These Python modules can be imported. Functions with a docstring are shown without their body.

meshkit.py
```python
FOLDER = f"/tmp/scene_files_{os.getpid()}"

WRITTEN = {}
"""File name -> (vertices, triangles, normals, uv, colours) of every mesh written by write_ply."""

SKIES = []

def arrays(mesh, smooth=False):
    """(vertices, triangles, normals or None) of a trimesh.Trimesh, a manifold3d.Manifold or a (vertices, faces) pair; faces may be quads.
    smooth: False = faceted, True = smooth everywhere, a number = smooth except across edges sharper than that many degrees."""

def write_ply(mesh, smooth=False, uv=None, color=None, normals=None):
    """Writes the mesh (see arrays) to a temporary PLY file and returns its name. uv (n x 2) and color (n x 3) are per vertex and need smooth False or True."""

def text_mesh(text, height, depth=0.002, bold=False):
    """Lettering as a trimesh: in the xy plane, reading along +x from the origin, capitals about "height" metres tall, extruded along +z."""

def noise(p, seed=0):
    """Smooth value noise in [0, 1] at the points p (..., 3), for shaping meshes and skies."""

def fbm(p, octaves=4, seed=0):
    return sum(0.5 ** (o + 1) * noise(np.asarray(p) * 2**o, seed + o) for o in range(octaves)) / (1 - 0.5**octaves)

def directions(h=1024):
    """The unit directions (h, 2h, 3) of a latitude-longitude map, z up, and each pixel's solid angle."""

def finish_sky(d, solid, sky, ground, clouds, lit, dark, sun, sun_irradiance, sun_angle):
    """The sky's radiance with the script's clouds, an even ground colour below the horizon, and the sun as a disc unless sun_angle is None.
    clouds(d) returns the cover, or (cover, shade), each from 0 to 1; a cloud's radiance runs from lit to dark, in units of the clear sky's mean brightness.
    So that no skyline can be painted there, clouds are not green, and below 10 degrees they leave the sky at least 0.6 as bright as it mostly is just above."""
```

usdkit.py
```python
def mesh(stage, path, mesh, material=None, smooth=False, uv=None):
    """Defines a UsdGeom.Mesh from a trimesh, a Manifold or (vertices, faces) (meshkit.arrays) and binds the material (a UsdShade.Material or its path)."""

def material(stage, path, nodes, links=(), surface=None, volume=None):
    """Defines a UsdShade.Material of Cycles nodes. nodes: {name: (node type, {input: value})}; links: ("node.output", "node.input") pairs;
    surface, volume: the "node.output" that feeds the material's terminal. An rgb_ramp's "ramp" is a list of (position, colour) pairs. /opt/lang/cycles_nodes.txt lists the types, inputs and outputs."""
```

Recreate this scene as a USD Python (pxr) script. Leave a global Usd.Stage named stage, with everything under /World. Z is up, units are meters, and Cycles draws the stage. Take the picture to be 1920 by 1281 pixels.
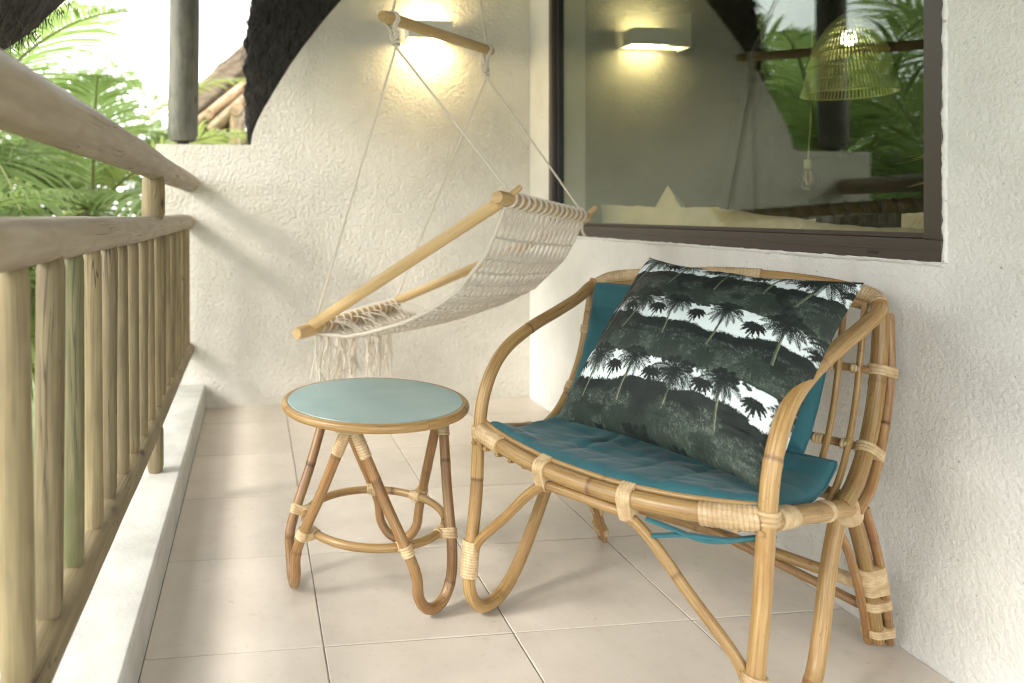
import math
import numpy as np
import trimesh
import usdkit
import meshkit
from shapely.geometry import Polygon, MultiPoint, Point, box as sbox
from shapely.ops import unary_union
from PIL import Image, ImageDraw
from pxr import Usd, UsdGeom, UsdLux, UsdShade, Sdf, Gf, Vt

stage = Usd.Stage.CreateInMemory()
UsdGeom.SetStageUpAxis(stage, "Z")
UsdGeom.SetStageMetersPerUnit(stage, 1.0)
UsdGeom.Xform.Define(stage, "/World")
UsdGeom.Scope.Define(stage, "/World/Looks")
rng = np.random.default_rng(7)
PI = math.pi

# ------------------------------------------------------------------ camera, sky, sun
CAM_H, CAM_YAW = 0.9266, 0.12117
cam = UsdGeom.Camera.Define(stage, "/World/camera")
_c, _s = math.cos(CAM_YAW), math.sin(CAM_YAW)
cam.AddTransformOp().Set(Gf.Matrix4d(_c, -_s, 0, 0, 0, 0, 1, 0, -_s, -_c, 0, 0, 0, 0, CAM_H, 1))
cam.CreateHorizontalApertureAttr(36.0)
cam.CreateFocalLengthAttr(36.0 * 1355.76 / 1920)
cam.CreateHorizontalApertureOffsetAttr(36.0 * (960 - 641.65) / 1920)
cam.CreateVerticalApertureOffsetAttr(-36.0 * (640.5 - 398.8) / 1920)
cam.CreateFStopAttr(2.6)
cam.CreateFocusDistanceAttr(1.6)
cam.CreateClippingRangeAttr(Gf.Vec2f(0.05, 1000))
cam.CreateExposureAttr(1.95)

SUN_TRAVEL = np.array([1.0, 0.30, -0.68])
SUN_TRAVEL /= np.linalg.norm(SUN_TRAVEL)
to_sun = -SUN_TRAVEL
SUN_EL, SUN_ROT = math.asin(to_sun[2]), math.atan2(to_sun[0], to_sun[1])
sky = UsdLux.DomeLight.Define(stage, "/World/sky")
SKY_STRENGTH = 0.15
sky_m = usdkit.material(stage, "/World/Looks/sky", {
    "sky": ("sky_texture", {"sky_type": "single_scattering", "sun_disc": False, "sun_elevation": SUN_EL, "sun_rotation": SUN_ROT, "aerosol_density": 2.0}),
    "tc": ("texture_coordinate", {}),
    "n": ("noise_texture", {"scale": 2.2, "detail": 5, "roughness": 0.55}),
    "r": ("rgb_ramp", {"ramp": [(0.25, (0.72,) * 3), (0.6, (0.97,) * 3)]}),
    "cl": ("mix_color", {"blend_type": "mix", "b": (8.4, 8.4, 8.3)}),
    "bg": ("background_shader", {"strength": SKY_STRENGTH}),
}, [("tc.generated", "n.vector"), ("n.fac", "r.fac"), ("r.color", "cl.fac"), ("sky.color", "cl.a"), ("cl.result", "bg.color")], surface="bg.background")
UsdShade.MaterialBindingAPI.Apply(sky.GetPrim()).Bind(sky_m)
sky.GetPrim().SetCustomDataByKey("kind", "structure")
sun = UsdLux.DistantLight.Define(stage, "/World/sun")
sun.CreateNormalizeAttr(True)
sun.CreateIntensityAttr(0.30)
sun.CreateAngleAttr(14.0)
sun.CreateColorAttr(Gf.Vec3f(1.0, 0.95, 0.86))
_z = to_sun
_x = np.cross([0, 0, 1.0], _z); _x /= np.linalg.norm(_x)
_y = np.cross(_z, _x)
sun.AddTransformOp().Set(Gf.Matrix4d(*_x, 0, *_y, 0, *_z, 0, 0, 0, 10, 1))

# ------------------------------------------------------------------ helpers
_used = {}


def numbered(parent, name):
    k = (parent, name)
    n = _used.get(k, 0)
    _used[k] = n + 1
    return name if n == 0 else f"{name}_{n:03d}"


def tag(prim, label=None, cat=None, group=None, kind=None):
    p = prim.GetPrim() if hasattr(prim, "GetPrim") else prim
    for k, v in (("label", label), ("category", cat), ("group", group), ("kind", kind)):
        if v:
            p.SetCustomDataByKey(k, v)
    return p


def pathof(parent):
    return "/World" if parent is None else (parent if isinstance(parent, str) else str(parent.GetPath()))


def thing(name, label, cat, loc=(0, 0, 0), rz=0.0, group=None, kind=None):
    x = UsdGeom.Xform.Define(stage, "/World/" + numbered("/World", name))
    x.AddTranslateOp().Set(Gf.Vec3d(*map(float, loc)))
    if rz:
        x.AddRotateZOp().Set(math.degrees(rz))
    tag(x, label, cat, group, kind)
    return x.GetPrim()


def put(name, geo, mat, parent=None, smooth=False, label=None, kind=None, color=None, burn=None):
    """geo: trimesh, (v, f), or (v, f, n, uv) from the sweeps below"""
    pp = pathof(parent)
    path = pp + "/" + numbered(pp, name)
    if isinstance(geo, tuple) and len(geo) >= 4:
        v, f, n, uv = geo[:4]
        m = usdkit.mesh(stage, path, (v, f), mat, smooth=False, uv=uv)
        m.CreateNormalsAttr(Vt.Vec3fArray.FromNumpy(np.asarray(n, np.float32)))
        m.SetNormalsInterpolation("vertex")
        if len(geo) > 4 and geo[4] is not None:
            burn = geo[4]
    else:
        m = usdkit.mesh(stage, path, geo, mat, smooth=smooth)
    if burn is not None:
        UsdGeom.PrimvarsAPI(m).CreatePrimvar("burn", Sdf.ValueTypeNames.FloatArray, "vertex").Set(Vt.FloatArray.FromNumpy(np.asarray(burn, np.float32)))
    if color is not None:
        UsdGeom.PrimvarsAPI(m).CreatePrimvar("print", Sdf.ValueTypeNames.Color3fArray, "vertex").Set(Vt.Vec3fArray.FromNumpy(np.asarray(color, np.float32)))
    if label or kind:
        tag(m, label, None, None, kind)
    return m.GetPrim()


def cat_geo(gs):
    vs, fs, ns, us, bs, o = [], [], [], [], [], 0
    for g in gs:
        vs.append(g[0]); fs.append(g[1] + o); ns.append(g[2]); us.append(g[3]); o += len(g[0])
        bs.append(g[4] if len(g) > 4 and g[4] is not None else np.zeros(len(g[0])))
    return np.vstack(vs), np.vstack(fs), np.vstack(ns), np.vstack(us), np.concatenate(bs)


def spline(pts, step=0.01, closed=False):
    """centripetal-ish Catmull-Rom through pts, evenly resampled"""
    p = np.asarray(pts, float)
    if closed:
        q = np.vstack([p[-1], p, p[0], p[1]])
    else:
        q = np.vstack([2 * p[0] - p[1], p, 2 * p[-1] - p[-2]])
    out = []
    for i in range(1, len(q) - 2):
        p0, p1, p2, p3 = q[i - 1:i + 3]
        d1, d2, d3 = (max(np.linalg.norm(b - a), 1e-6) ** 0.5 for a, b in ((p0, p1), (p1, p2), (p2, p3)))
        t = np.linspace(0, 1, 24, endpoint=False)[:, None]
        m1 = (p2 - p1) + d2 * ((p1 - p0) / d1 - (p2 - p0) / (d1 + d2))
        m2 = (p2 - p1) + d2 * ((p3 - p2) / d3 - (p3 - p1) / (d2 + d3))
        out.append((2 * t**3 - 3 * t**2 + 1) * p1 + (t**3 - 2 * t**2 + t) * m1 + (-2 * t**3 + 3 * t**2) * p2 + (t**3 - t**2) * m2)
    out.append(q[-2][None])
    c = np.vstack(out)
    return resample(c, step)


def resample(c, step):
    L = np.r_[0, np.cumsum(np.linalg.norm(np.diff(c, axis=0), axis=1))]
    n = max(2, int(round(L[-1] / step)) + 1)
    s = np.linspace(0, L[-1], n)
    return np.stack([np.interp(s, L, c[:, k]) for k in range(3)], 1)


def frames(p, closed=False):
    t = np.gradient(p, axis=0)
    if closed:
        t[0] = t[-1] = p[1] - p[-2]
    t /= np.linalg.norm(t, axis=1, keepdims=True) + 1e-12
    a = np.cross(t[0], [0, 0, 1.0] if abs(t[0][2]) < 0.9 else [1.0, 0, 0])
    a /= np.linalg.norm(a)
    A = [a]
    for i in range(1, len(p)):
        a = A[-1] - t[i] * (A[-1] @ t[i])
        A.append(a / (np.linalg.norm(a) + 1e-12))
    A = np.array(A)
    return t, A, np.cross(t, A)


def sweep(p, r, sides=12, cap=True, closed=False, flat=None, burn=None, rough=None, bevel=0.0):
    """tube along p with radius r (scalar or per ring); returns v, f, n, uv, burn. rough: (amount, seed) radial noise"""
    p = np.asarray(p, float)
    r = np.broadcast_to(np.asarray(r, float), (len(p),)).copy()
    t, A, B = frames(p, closed)
    s = np.r_[0, np.cumsum(np.linalg.norm(np.diff(p, axis=0), axis=1))]
    th = np.linspace(0, 2 * PI, sides + 1)
    if bevel and not closed:
        e = np.minimum(s, s[-1] - s)
        r = r * np.where(e < bevel, np.sqrt(np.clip(1 - 0.35 * (1 - e / bevel) ** 2, 0, 1)), 1)
    rr = np.repeat(r[:, None], sides + 1, 1)
    if rough:
        amt, seed, sc = rough
        q = np.stack([np.broadcast_to(s[:, None] * sc, rr.shape) + seed * 3.7, np.broadcast_to(np.cos(th)[None], rr.shape) * 1.5 + 10 + seed, np.broadcast_to(np.sin(th)[None], rr.shape) * 1.5 + 20], -1)
        rr = rr * (1 + amt * (meshkit.fbm(q, 3, seed) - 0.5) * 2)
    n = np.cos(th)[None, :, None] * A[:, None] + np.sin(th)[None, :, None] * B[:, None]
    v = p[:, None] + rr[..., None] * n
    if flat is not None:
        v = p[:, None] + rr[..., None] * (np.cos(th)[None, :, None] * A[:, None] + flat * np.sin(th)[None, :, None] * B[:, None])
    if rough or np.ptp(r) > 1e-6:
        du = np.gradient(v, axis=0)
        dv = np.empty_like(v)
        dv[:, 1:-1] = v[:, 2:] - v[:, :-2]
        dv[:, 0] = dv[:, -1] = v[:, 1] - v[:, -2]
        n = np.cross(dv, du)
        n /= np.linalg.norm(n, axis=-1, keepdims=True) + 1e-12
        if (n[len(p) // 2, 0] @ A[len(p) // 2]) < 0:
            n = -n
    uv = np.stack([np.broadcast_to(s[:, None], rr.shape), np.broadcast_to((th * r.mean())[None], rr.shape)], -1)
    i, j = np.meshgrid(np.arange(len(p) - 1), np.arange(sides), indexing="ij")
    k = sides + 1
    q = np.stack([i * k + j, i * k + j + 1, (i + 1) * k + j + 1, (i + 1) * k + j], -1).reshape(-1, 4)
    f = np.vstack([q[:, [0, 1, 2]], q[:, [0, 2, 3]]])
    V, N, U = v.reshape(-1, 3), n.reshape(-1, 3), uv.reshape(-1, 2)
    bb = np.zeros(len(V)) if burn is None else np.repeat(np.asarray(burn, float), k)
    if cap and not closed:
        for e, sg in ((0, -1), (len(p) - 1, 1)):
            o = len(V)
            ring = v[e]
            V = np.vstack([V, ring, v[e].mean(0)[None]])
            N = np.vstack([N, np.repeat((sg * t[e])[None], k + 1, 0)])
            U = np.vstack([U, np.c_[np.cos(th) * r[e], np.sin(th) * r[e]] + [s[e] + 3, 0], [[s[e] + 3, 0]]])
            bb = np.r_[bb, np.full(k + 1, 0.15)]
            a = np.arange(sides)
            fc = np.stack([np.full(sides, o + k), o + a, o + a + 1], 1)
            f = np.vstack([f, fc if sg > 0 else fc[:, ::-1]])
    return V, f, N, U, bb


def rattan(pts, r, sides=14, step=0.006, gap=0.27, seed=0, straight=False, closed=False, taper=0.0):
    """a bent cane with its joint rings"""
    g = np.random.default_rng(seed + 100)
    p = resample(np.asarray(pts, float), step) if straight else spline(pts, step, closed)
    s = np.r_[0, np.cumsum(np.linalg.norm(np.diff(p, axis=0), axis=1))]
    rr = np.full(len(p), r) * (1 - taper * s / s[-1])
    burn = np.zeros(len(p))
    x = g.uniform(0.3, 1.0) * gap
    while x < s[-1]:
        d = s - x
        rr *= 1 + 0.055 * np.exp(-(d / 0.006) ** 2) - 0.03 * np.exp(-((d - 0.008) / 0.004) ** 2)
        burn = np.maximum(burn, g.uniform(0.45, 1.0) * np.exp(-((d - 0.006) / 0.0028) ** 2))
        if g.random() < 0.45:
            burn = np.maximum(burn, g.uniform(0.25, 0.6) * np.exp(-np.clip(d, 0, None) / g.uniform(0.01, 0.05)) * (d > 0))
        x += gap * g.uniform(0.6, 1.3)
    rr *= 1 + 0.02 * (meshkit.noise(np.c_[s * 7 + seed, s * 0, s * 0], seed) - 0.5)
    return sweep(p, rr, sides, burn=burn, bevel=0.004, closed=closed)


def coil(p, r, pitch=0.006, ridge=0.0011, sides=16, seed=0):
    """binding wound round a cane that runs along p"""
    p = resample(np.asarray(p, float), pitch / 6)
    s = np.arange(len(p)) * pitch / 6
    g = np.random.default_rng(seed)
    w = np.abs(np.sin(PI * s / pitch)) ** 0.6
    k = (s / pitch).astype(int)
    amp = g.uniform(0.75, 1.25, k.max() + 2)[k]
    return sweep(p, r + 0.0008 + ridge * w * amp, sides, cap=True, burn=np.clip(0.35 * (1 - w) + g.uniform(-.1, .1, k.max() + 2)[k], 0, 1))


def loft(rings, closed_rings=True):
    """rings: (m, k, 3) -> smooth-shaded open loft with end caps"""
    R = np.asarray(rings, float)
    m, k, _ = R.shape
    i, j = np.meshgrid(np.arange(m - 1), np.arange(k), indexing="ij")
    j2 = (j + 1) % k
    q = np.stack([i * k + j, i * k + j2, (i + 1) * k + j2, (i + 1) * k + j], -1).reshape(-1, 4)
    v = R.reshape(-1, 3)
    f = np.vstack([q[:, [0, 1, 2]], q[:, [0, 2, 3]]])
    for e, sg in ((0, -1), (m - 1, 1)):
        o = len(v)
        v = np.vstack([v, R[e].mean(0)[None]])
        a = np.arange(k)
        fc = np.stack([np.full(k, o), e * k + a, e * k + (a + 1) % k], 1)
        f = np.vstack([f, fc if sg > 0 else fc[:, ::-1]])
    return v, f


def belt(axis_pt, t, circles, width, pitch=0.006, ridge=0.0012, seed=0):
    """several turns of binding round a bundle: circles = [(point, radius)]; t = bundle axis"""
    t = np.asarray(t, float); t /= np.linalg.norm(t)
    a = np.cross(t, [0, 0, 1.0] if abs(t[2]) < 0.9 else [1.0, 0, 0]); a /= np.linalg.norm(a)
    b = np.cross(t, a)
    o = np.asarray(axis_pt, float)
    g = np.random.default_rng(seed)
    hull = unary_union([Point((np.asarray(c) - o) @ a, (np.asarray(c) - o) @ b).buffer(r, 24) for c, r in circles]).convex_hull
    rings = []
    for x in np.arange(-width / 2, width / 2 + 1e-9, pitch / 6):
        w = abs(math.sin(PI * (x + width / 2) / pitch)) ** 0.6
        e = hull.buffer(0.0008 + ridge * w).exterior
        n0 = e.project(Point(hull.centroid.x + 1, hull.centroid.y))
        q = [e.interpolate((n0 / e.length + u) % 1.0, normalized=True) for u in np.linspace(0, 1, 36, endpoint=False)]
        rings.append([o + t * x + a * pt.x + b * pt.y for pt in q])
    return loft(rings)


def bbox(lo, hi, bevel=0.0):
    lo, hi = np.asarray(lo, float), np.asarray(hi, float)
    if bevel:
        import manifold3d
        c, e = (lo + hi) / 2, (hi - lo) / 2
        pts = []
        for k in range(3):
            ee = e - bevel
            ee[k] = e[k]
            for sx in (-1, 1):
                for sy in (-1, 1):
                    for sz in (-1, 1):
                        pts.append(c + ee * [sx, sy, sz])
        return trimesh.convex.convex_hull(np.array(pts))
    m = trimesh.creation.box(hi - lo)
    m.apply_translation((lo + hi) / 2)
    return m


def extrude_xz(poly, y0, y1):
    m = trimesh.creation.extrude_polygon(poly, y1 - y0, engine="earcut")
    v = np.array(m.vertices)
    return np.c_[v[:, 0], y0 + v[:, 2], v[:, 1]], np.array(m.faces)[:, ::-1]


def extrude_yz(poly, x0, x1):
    m = trimesh.creation.extrude_polygon(poly, x1 - x0, engine="earcut")
    v = np.array(m.vertices)
    return np.c_[x0 + v[:, 2], v[:, 0], v[:, 1]], np.array(m.faces)


# ------------------------------------------------------------------ materials
def mat(name, nodes, links, surface="p.BSDF", **k):
    return usdkit.material(stage, "/World/Looks/" + name, nodes, links, surface=surface, **k)


def plain(name, c, rough=0.5, **k):
    return mat(name, {"p": ("principled_bsdf", {"base_color": c, "roughness": rough, **k})}, [])


def grained(name, lo, mid, hi, dark, rough=0.5, along=5.0, across=70.0, crack=0.0, blotch=None, burn=False, bump=0.25, spec=0.5, rnd=0.25, coat=0.0):
    """wood and cane: streaks along the uv's first axis, offset per object"""
    n = {
        "tc": ("texture_coordinate", {}), "oi": ("object_info", {}),
        "r1": ("math", {"math_type": "multiply", "value2": 37.0}), "cx": ("combine_xyz", {}),
        "mp": ("mapping", {"scale": (along, across, 1.0)}),
        "g": ("noise_texture", {"scale": 1.0, "detail": 4, "roughness": 0.6, "distortion": 0.3}),
        "gr": ("rgb_ramp", {"ramp": [(0.28, lo), (0.5, mid), (0.72, hi)]}),
        "mp2": ("mapping", {"scale": (9.0, 22.0, 1.0)}),
        "b": ("noise_texture", {"scale": 1.0, "detail": 3, "roughness": 0.55}),
        "br": ("rgb_ramp", {"ramp": [(0.45, (0, 0, 0)), (0.75, (0.75,) * 3)]}),
        "mx": ("mix_color", {"b": blotch or dark}),
        "hv": ("hsv", {}), "vv": ("map_range", {"from_min": 0, "from_max": 1, "to_min": 1 - rnd, "to_max": 1 + rnd}),
        "p": ("principled_bsdf", {"roughness": rough, "specular_ior_level": spec, "coat_weight": coat, "coat_roughness": 0.15}),
        "bp": ("bump", {"strength": bump, "distance": 0.002}),
    }
    l = [("oi.random", "r1.value1"), ("r1.value", "cx.x"), ("r1.value", "cx.y"), ("tc.UV", "mp.vector"), ("cx.vector", "mp.location"), ("mp.vector", "g.vector"), ("g.fac", "gr.fac"),
         ("tc.UV", "mp2.vector"), ("cx.vector", "mp2.location"), ("mp2.vector", "b.vector"), ("b.fac", "br.fac"), ("gr.color", "mx.a"), ("br.color", "mx.fac"),
         ("oi.random", "vv.value"), ("vv.result", "hv.value"), ("g.fac", "bp.height"), ("bp.normal", "p.normal")]
    last = "mx.result"
    if crack:
        n |= {"mp3": ("mapping", {"scale": (1.8, 60.0, 1.0)}), "c": ("noise_texture", {"scale": 1.0, "detail": 2, "distortion": 0.8}),
              "cr": ("rgb_ramp", {"ramp": [(0.0, (0, 0, 0)), (0.485, (0, 0, 0)), (0.5, (crack,) * 3), (0.515, (0, 0, 0)), (1, (0, 0, 0))]}),
              "cm": ("mapping", {"scale": (3.0, 12.0, 1.0)}), "cn": ("noise_texture", {"scale": 1.0, "detail": 1}),
              "ck": ("rgb_ramp", {"ramp": [(0.5, (0, 0, 0)), (0.6, (1, 1, 1))]}), "cf": ("math", {"math_type": "multiply"}), "mc": ("mix_color", {"b": dark})}
        l += [("tc.UV", "mp3.vector"), ("cx.vector", "mp3.location"), ("mp3.vector", "c.vector"), ("c.fac", "cr.fac"), ("tc.UV", "cm.vector"), ("cx.vector", "cm.location"), ("cm.vector", "cn.vector"), ("cn.fac", "ck.fac"),
              ("cr.color", "cf.value1"), ("ck.color", "cf.value2"), ("cf.value", "mc.fac"), (last, "mc.a")]
        n |= {"km": ("mapping", {"scale": (5.5, 11.0, 1.0)}), "kv": ("voronoi_texture", {"scale": 1.0, "randomness": 1.0}), "kr": ("rgb_ramp", {"ramp": [(0.0, (0.9,) * 3), (0.07, (0.75,) * 3), (0.12, (0.12,) * 3), (0.2, (0, 0, 0))]}),
              "kc": ("separate_color", {}), "kg": ("math", {"math_type": "greater_than", "value2": 0.62}), "kf": ("math", {"math_type": "multiply"}), "mk": ("mix_color", {"b": dark})}
        l += [("tc.UV", "km.vector"), ("cx.vector", "km.location"), ("km.vector", "kv.vector"), ("kv.distance", "kr.fac"), ("kv.color", "kc.color"), ("kc.r", "kg.value1"), ("kr.color", "kf.value1"), ("kg.value", "kf.value2"), ("kf.value", "mk.fac"), ("mc.result", "mk.a")]
        last = "mk.result"
    if burn:
        n |= {"sm": ("mapping", {"scale": (70.0, 190.0, 1.0)}), "sn": ("noise_texture", {"scale": 1.0, "detail": 2}), "sr": ("rgb_ramp", {"ramp": [(0.66, (0, 0, 0)), (0.74, (0.6,) * 3)]}), "ms": ("mix_color", {"b": dark})}
        l += [("tc.UV", "sm.vector"), ("cx.vector", "sm.location"), ("sm.vector", "sn.vector"), ("sn.fac", "sr.fac"), ("sr.color", "ms.fac"), (last, "ms.a")]
        last = "ms.result"
        n |= {"at": ("attribute", {"attribute": "burn"}), "mb": ("mix_color", {"b": dark})}
        l += [("at.fac", "mb.fac"), (last, "mb.a")]
        last = "mb.result"
    l += [(last, "hv.color"), ("hv.color", "p.base_color")]
    return mat(name, n, l)


M_RATTAN = grained("rattan", (0.19, 0.110, 0.036), (0.31, 0.195, 0.073), (0.41, 0.28, 0.12), (0.085, 0.035, 0.014), rough=0.42, along=9, across=260, blotch=(0.24, 0.125, 0.042), burn=True, bump=0.3, rnd=0.14, coat=0.06)
M_RATTAN_RED = grained("rattan_reddish", (0.15, 0.077, 0.028), (0.265, 0.152, 0.058), (0.36, 0.23, 0.098), (0.055, 0.022, 0.01), rough=0.40, along=9, across=260, blotch=(0.22, 0.085, 0.03), burn=True, bump=0.3, rnd=0.14, coat=0.08)
M_BIND = grained("cane_binding", (0.40, 0.29, 0.15), (0.50, 0.37, 0.205), (0.58, 0.45, 0.27), (0.22, 0.12, 0.05), rough=0.45, along=30, across=160, burn=True, bump=0.2, rnd=0.1)
M_BELT = mat("cane_belt", {"tc": ("texture_coordinate", {}), "n": ("noise_texture", {"scale": 60, "detail": 3}), "r": ("rgb_ramp", {"ramp": [(0.3, (0.37, 0.255, 0.125)), (0.7, (0.55, 0.42, 0.245))]}), "p": ("principled_bsdf", {"roughness": 0.45})},
             [("tc.object", "n.vector"), ("n.fac", "r.fac"), ("r.color", "p.base_color")])
M_POLE = grained("weathered_pole", (0.125, 0.097, 0.046), (0.185, 0.146, 0.075), (0.245, 0.20, 0.112), (0.028, 0.018, 0.01), rough=0.66, along=5, across=130, crack=0.95, blotch=(0.12, 0.092, 0.05), bump=0.4, rnd=0.25)
M_RAIL = grained("grey_weathered_rail", (0.225, 0.182, 0.122), (0.285, 0.238, 0.168), (0.35, 0.305, 0.23), (0.03, 0.02, 0.012), rough=0.55, along=3, across=45, crack=1.0, blotch=(0.21, 0.158, 0.10), bump=0.3, rnd=0.05)
M_POLE_GREEN = grained("green_stained_pole", (0.085, 0.085, 0.035), (0.14, 0.125, 0.06), (0.20, 0.165, 0.095), (0.03, 0.035, 0.012), rough=0.66, along=5, across=130, crack=0.9, blotch=(0.07, 0.085, 0.026), bump=0.35, rnd=0.02)
M_POST = grained("dark_roof_post", (0.07, 0.072, 0.056), (0.125, 0.122, 0.094), (0.175, 0.165, 0.12), (0.02, 0.018, 0.014), rough=0.6, along=2, across=18, crack=0.7, blotch=(0.05, 0.05, 0.038), bump=0.3, rnd=0.03)
M_DOWEL = grained("pale_dowel_wood", (0.44, 0.295, 0.125), (0.53, 0.37, 0.17), (0.60, 0.44, 0.23), (0.3, 0.16, 0.06), rough=0.5, along=3, across=60, bump=0.06, rnd=0.06, blotch=(0.56, 0.36, 0.16))
M_DARKWOOD = grained("roof_timber", (0.16, 0.08, 0.04), (0.26, 0.14, 0.075), (0.34, 0.2, 0.11), (0.03, 0.02, 0.01), rough=0.6, along=3, across=25, bump=0.3, rnd=0.15)
M_PALEWOOD = grained("pavilion_timber", (0.36, 0.24, 0.13), (0.50, 0.36, 0.22), (0.58, 0.45, 0.30), (0.1, 0.06, 0.03), rough=0.6, along=3, across=25, bump=0.2, rnd=0.1)


def stucco(name, c, scale, dist, strength=1.0, stain=0.09):
    return mat(name, {
        "ge": ("geometry", {}),
        "n": ("noise_texture", {"scale": scale, "detail": 4.0, "roughness": 0.58, "distortion": 0.35}),
        "r": ("rgb_ramp", {"ramp": [(0.28, (0, 0, 0)), (0.55, (0.7,) * 3), (0.75, (1, 1, 1))]}),
        "n2": ("noise_texture", {"scale": scale * 3.1, "detail": 3}),
        "ad": ("math", {"math_type": "multiply_add", "value2": 0.25}),
        "big": ("noise_texture", {"scale": 2.2, "detail": 4, "roughness": 0.6}),
        "br": ("rgb_ramp", {"ramp": [(0.3, tuple(x * (1 - 2 * stain) for x in c)), (0.6, c)]}),
        "sp": ("noise_texture", {"scale": 75, "detail": 1.0}), "sr": ("rgb_ramp", {"ramp": [(0.74, (1, 1, 1)), (0.80, (0.62, 0.59, 0.54))]}),
        "st": ("noise_texture", {"scale": 0.9, "detail": 7, "roughness": 0.7, "distortion": 0.6}), "ss": ("rgb_ramp", {"ramp": [(0.32, (0.88, 0.87, 0.84)), (0.46, (1, 1, 1))]}),
        "m1": ("mix_color", {"blend_type": "multiply", "fac": 1.0}), "m2": ("mix_color", {"blend_type": "multiply", "fac": 1.0}),
        "bv": ("bevel", {"radius": 0.008, "samples": 4}),
        "bp": ("bump", {"strength": strength, "distance": dist}),
        "p": ("principled_bsdf", {"roughness": 0.75, "specular_ior_level": 0.3}),
    }, [("ge.position", "n.vector"), ("ge.position", "n2.vector"), ("ge.position", "big.vector"), ("n.fac", "r.fac"), ("n2.fac", "ad.value1"), ("r.color", "ad.value3"), ("ad.value", "bp.height"),
        ("bv.bevel", "bp.normal"), ("bp.normal", "p.normal"), ("big.fac", "br.fac"), ("ge.position", "sp.vector"), ("sp.fac", "sr.fac"), ("ge.position", "st.vector"), ("st.fac", "ss.fac"), ("br.color", "m1.a"), ("sr.color", "m1.b"), ("m1.result", "m2.a"), ("ss.color", "m2.b"), ("m2.result", "p.base_color")])


M_STUCCO = stucco("end_wall_stucco", (0.77, 0.735, 0.65), 82, 0.007, 0.8)
M_STUCCO2 = stucco("window_wall_stucco", (0.74, 0.74, 0.71), 95, 0.006, 0.42)
M_KERB = mat("kerb_paint", {"ge": ("geometry", {}), "n": ("noise_texture", {"scale": 6, "detail": 6, "roughness": 0.65}), "r": ("rgb_ramp", {"ramp": [(0.3, (0.33, 0.325, 0.30)), (0.6, (0.455, 0.45, 0.42))]}),
                            "n2": ("noise_texture", {"scale": 90, "detail": 3}), "bv": ("bevel", {"radius": 0.008}), "bp": ("bump", {"strength": 0.4, "distance": 0.002}), "p": ("principled_bsdf", {"roughness": 0.55})},
             [("ge.position", "n.vector"), ("n.fac", "r.fac"), ("r.color", "p.base_color"), ("ge.position", "n2.vector"), ("n2.fac", "bp.height"), ("bv.bevel", "bp.normal"), ("bp.normal", "p.normal")])


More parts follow.
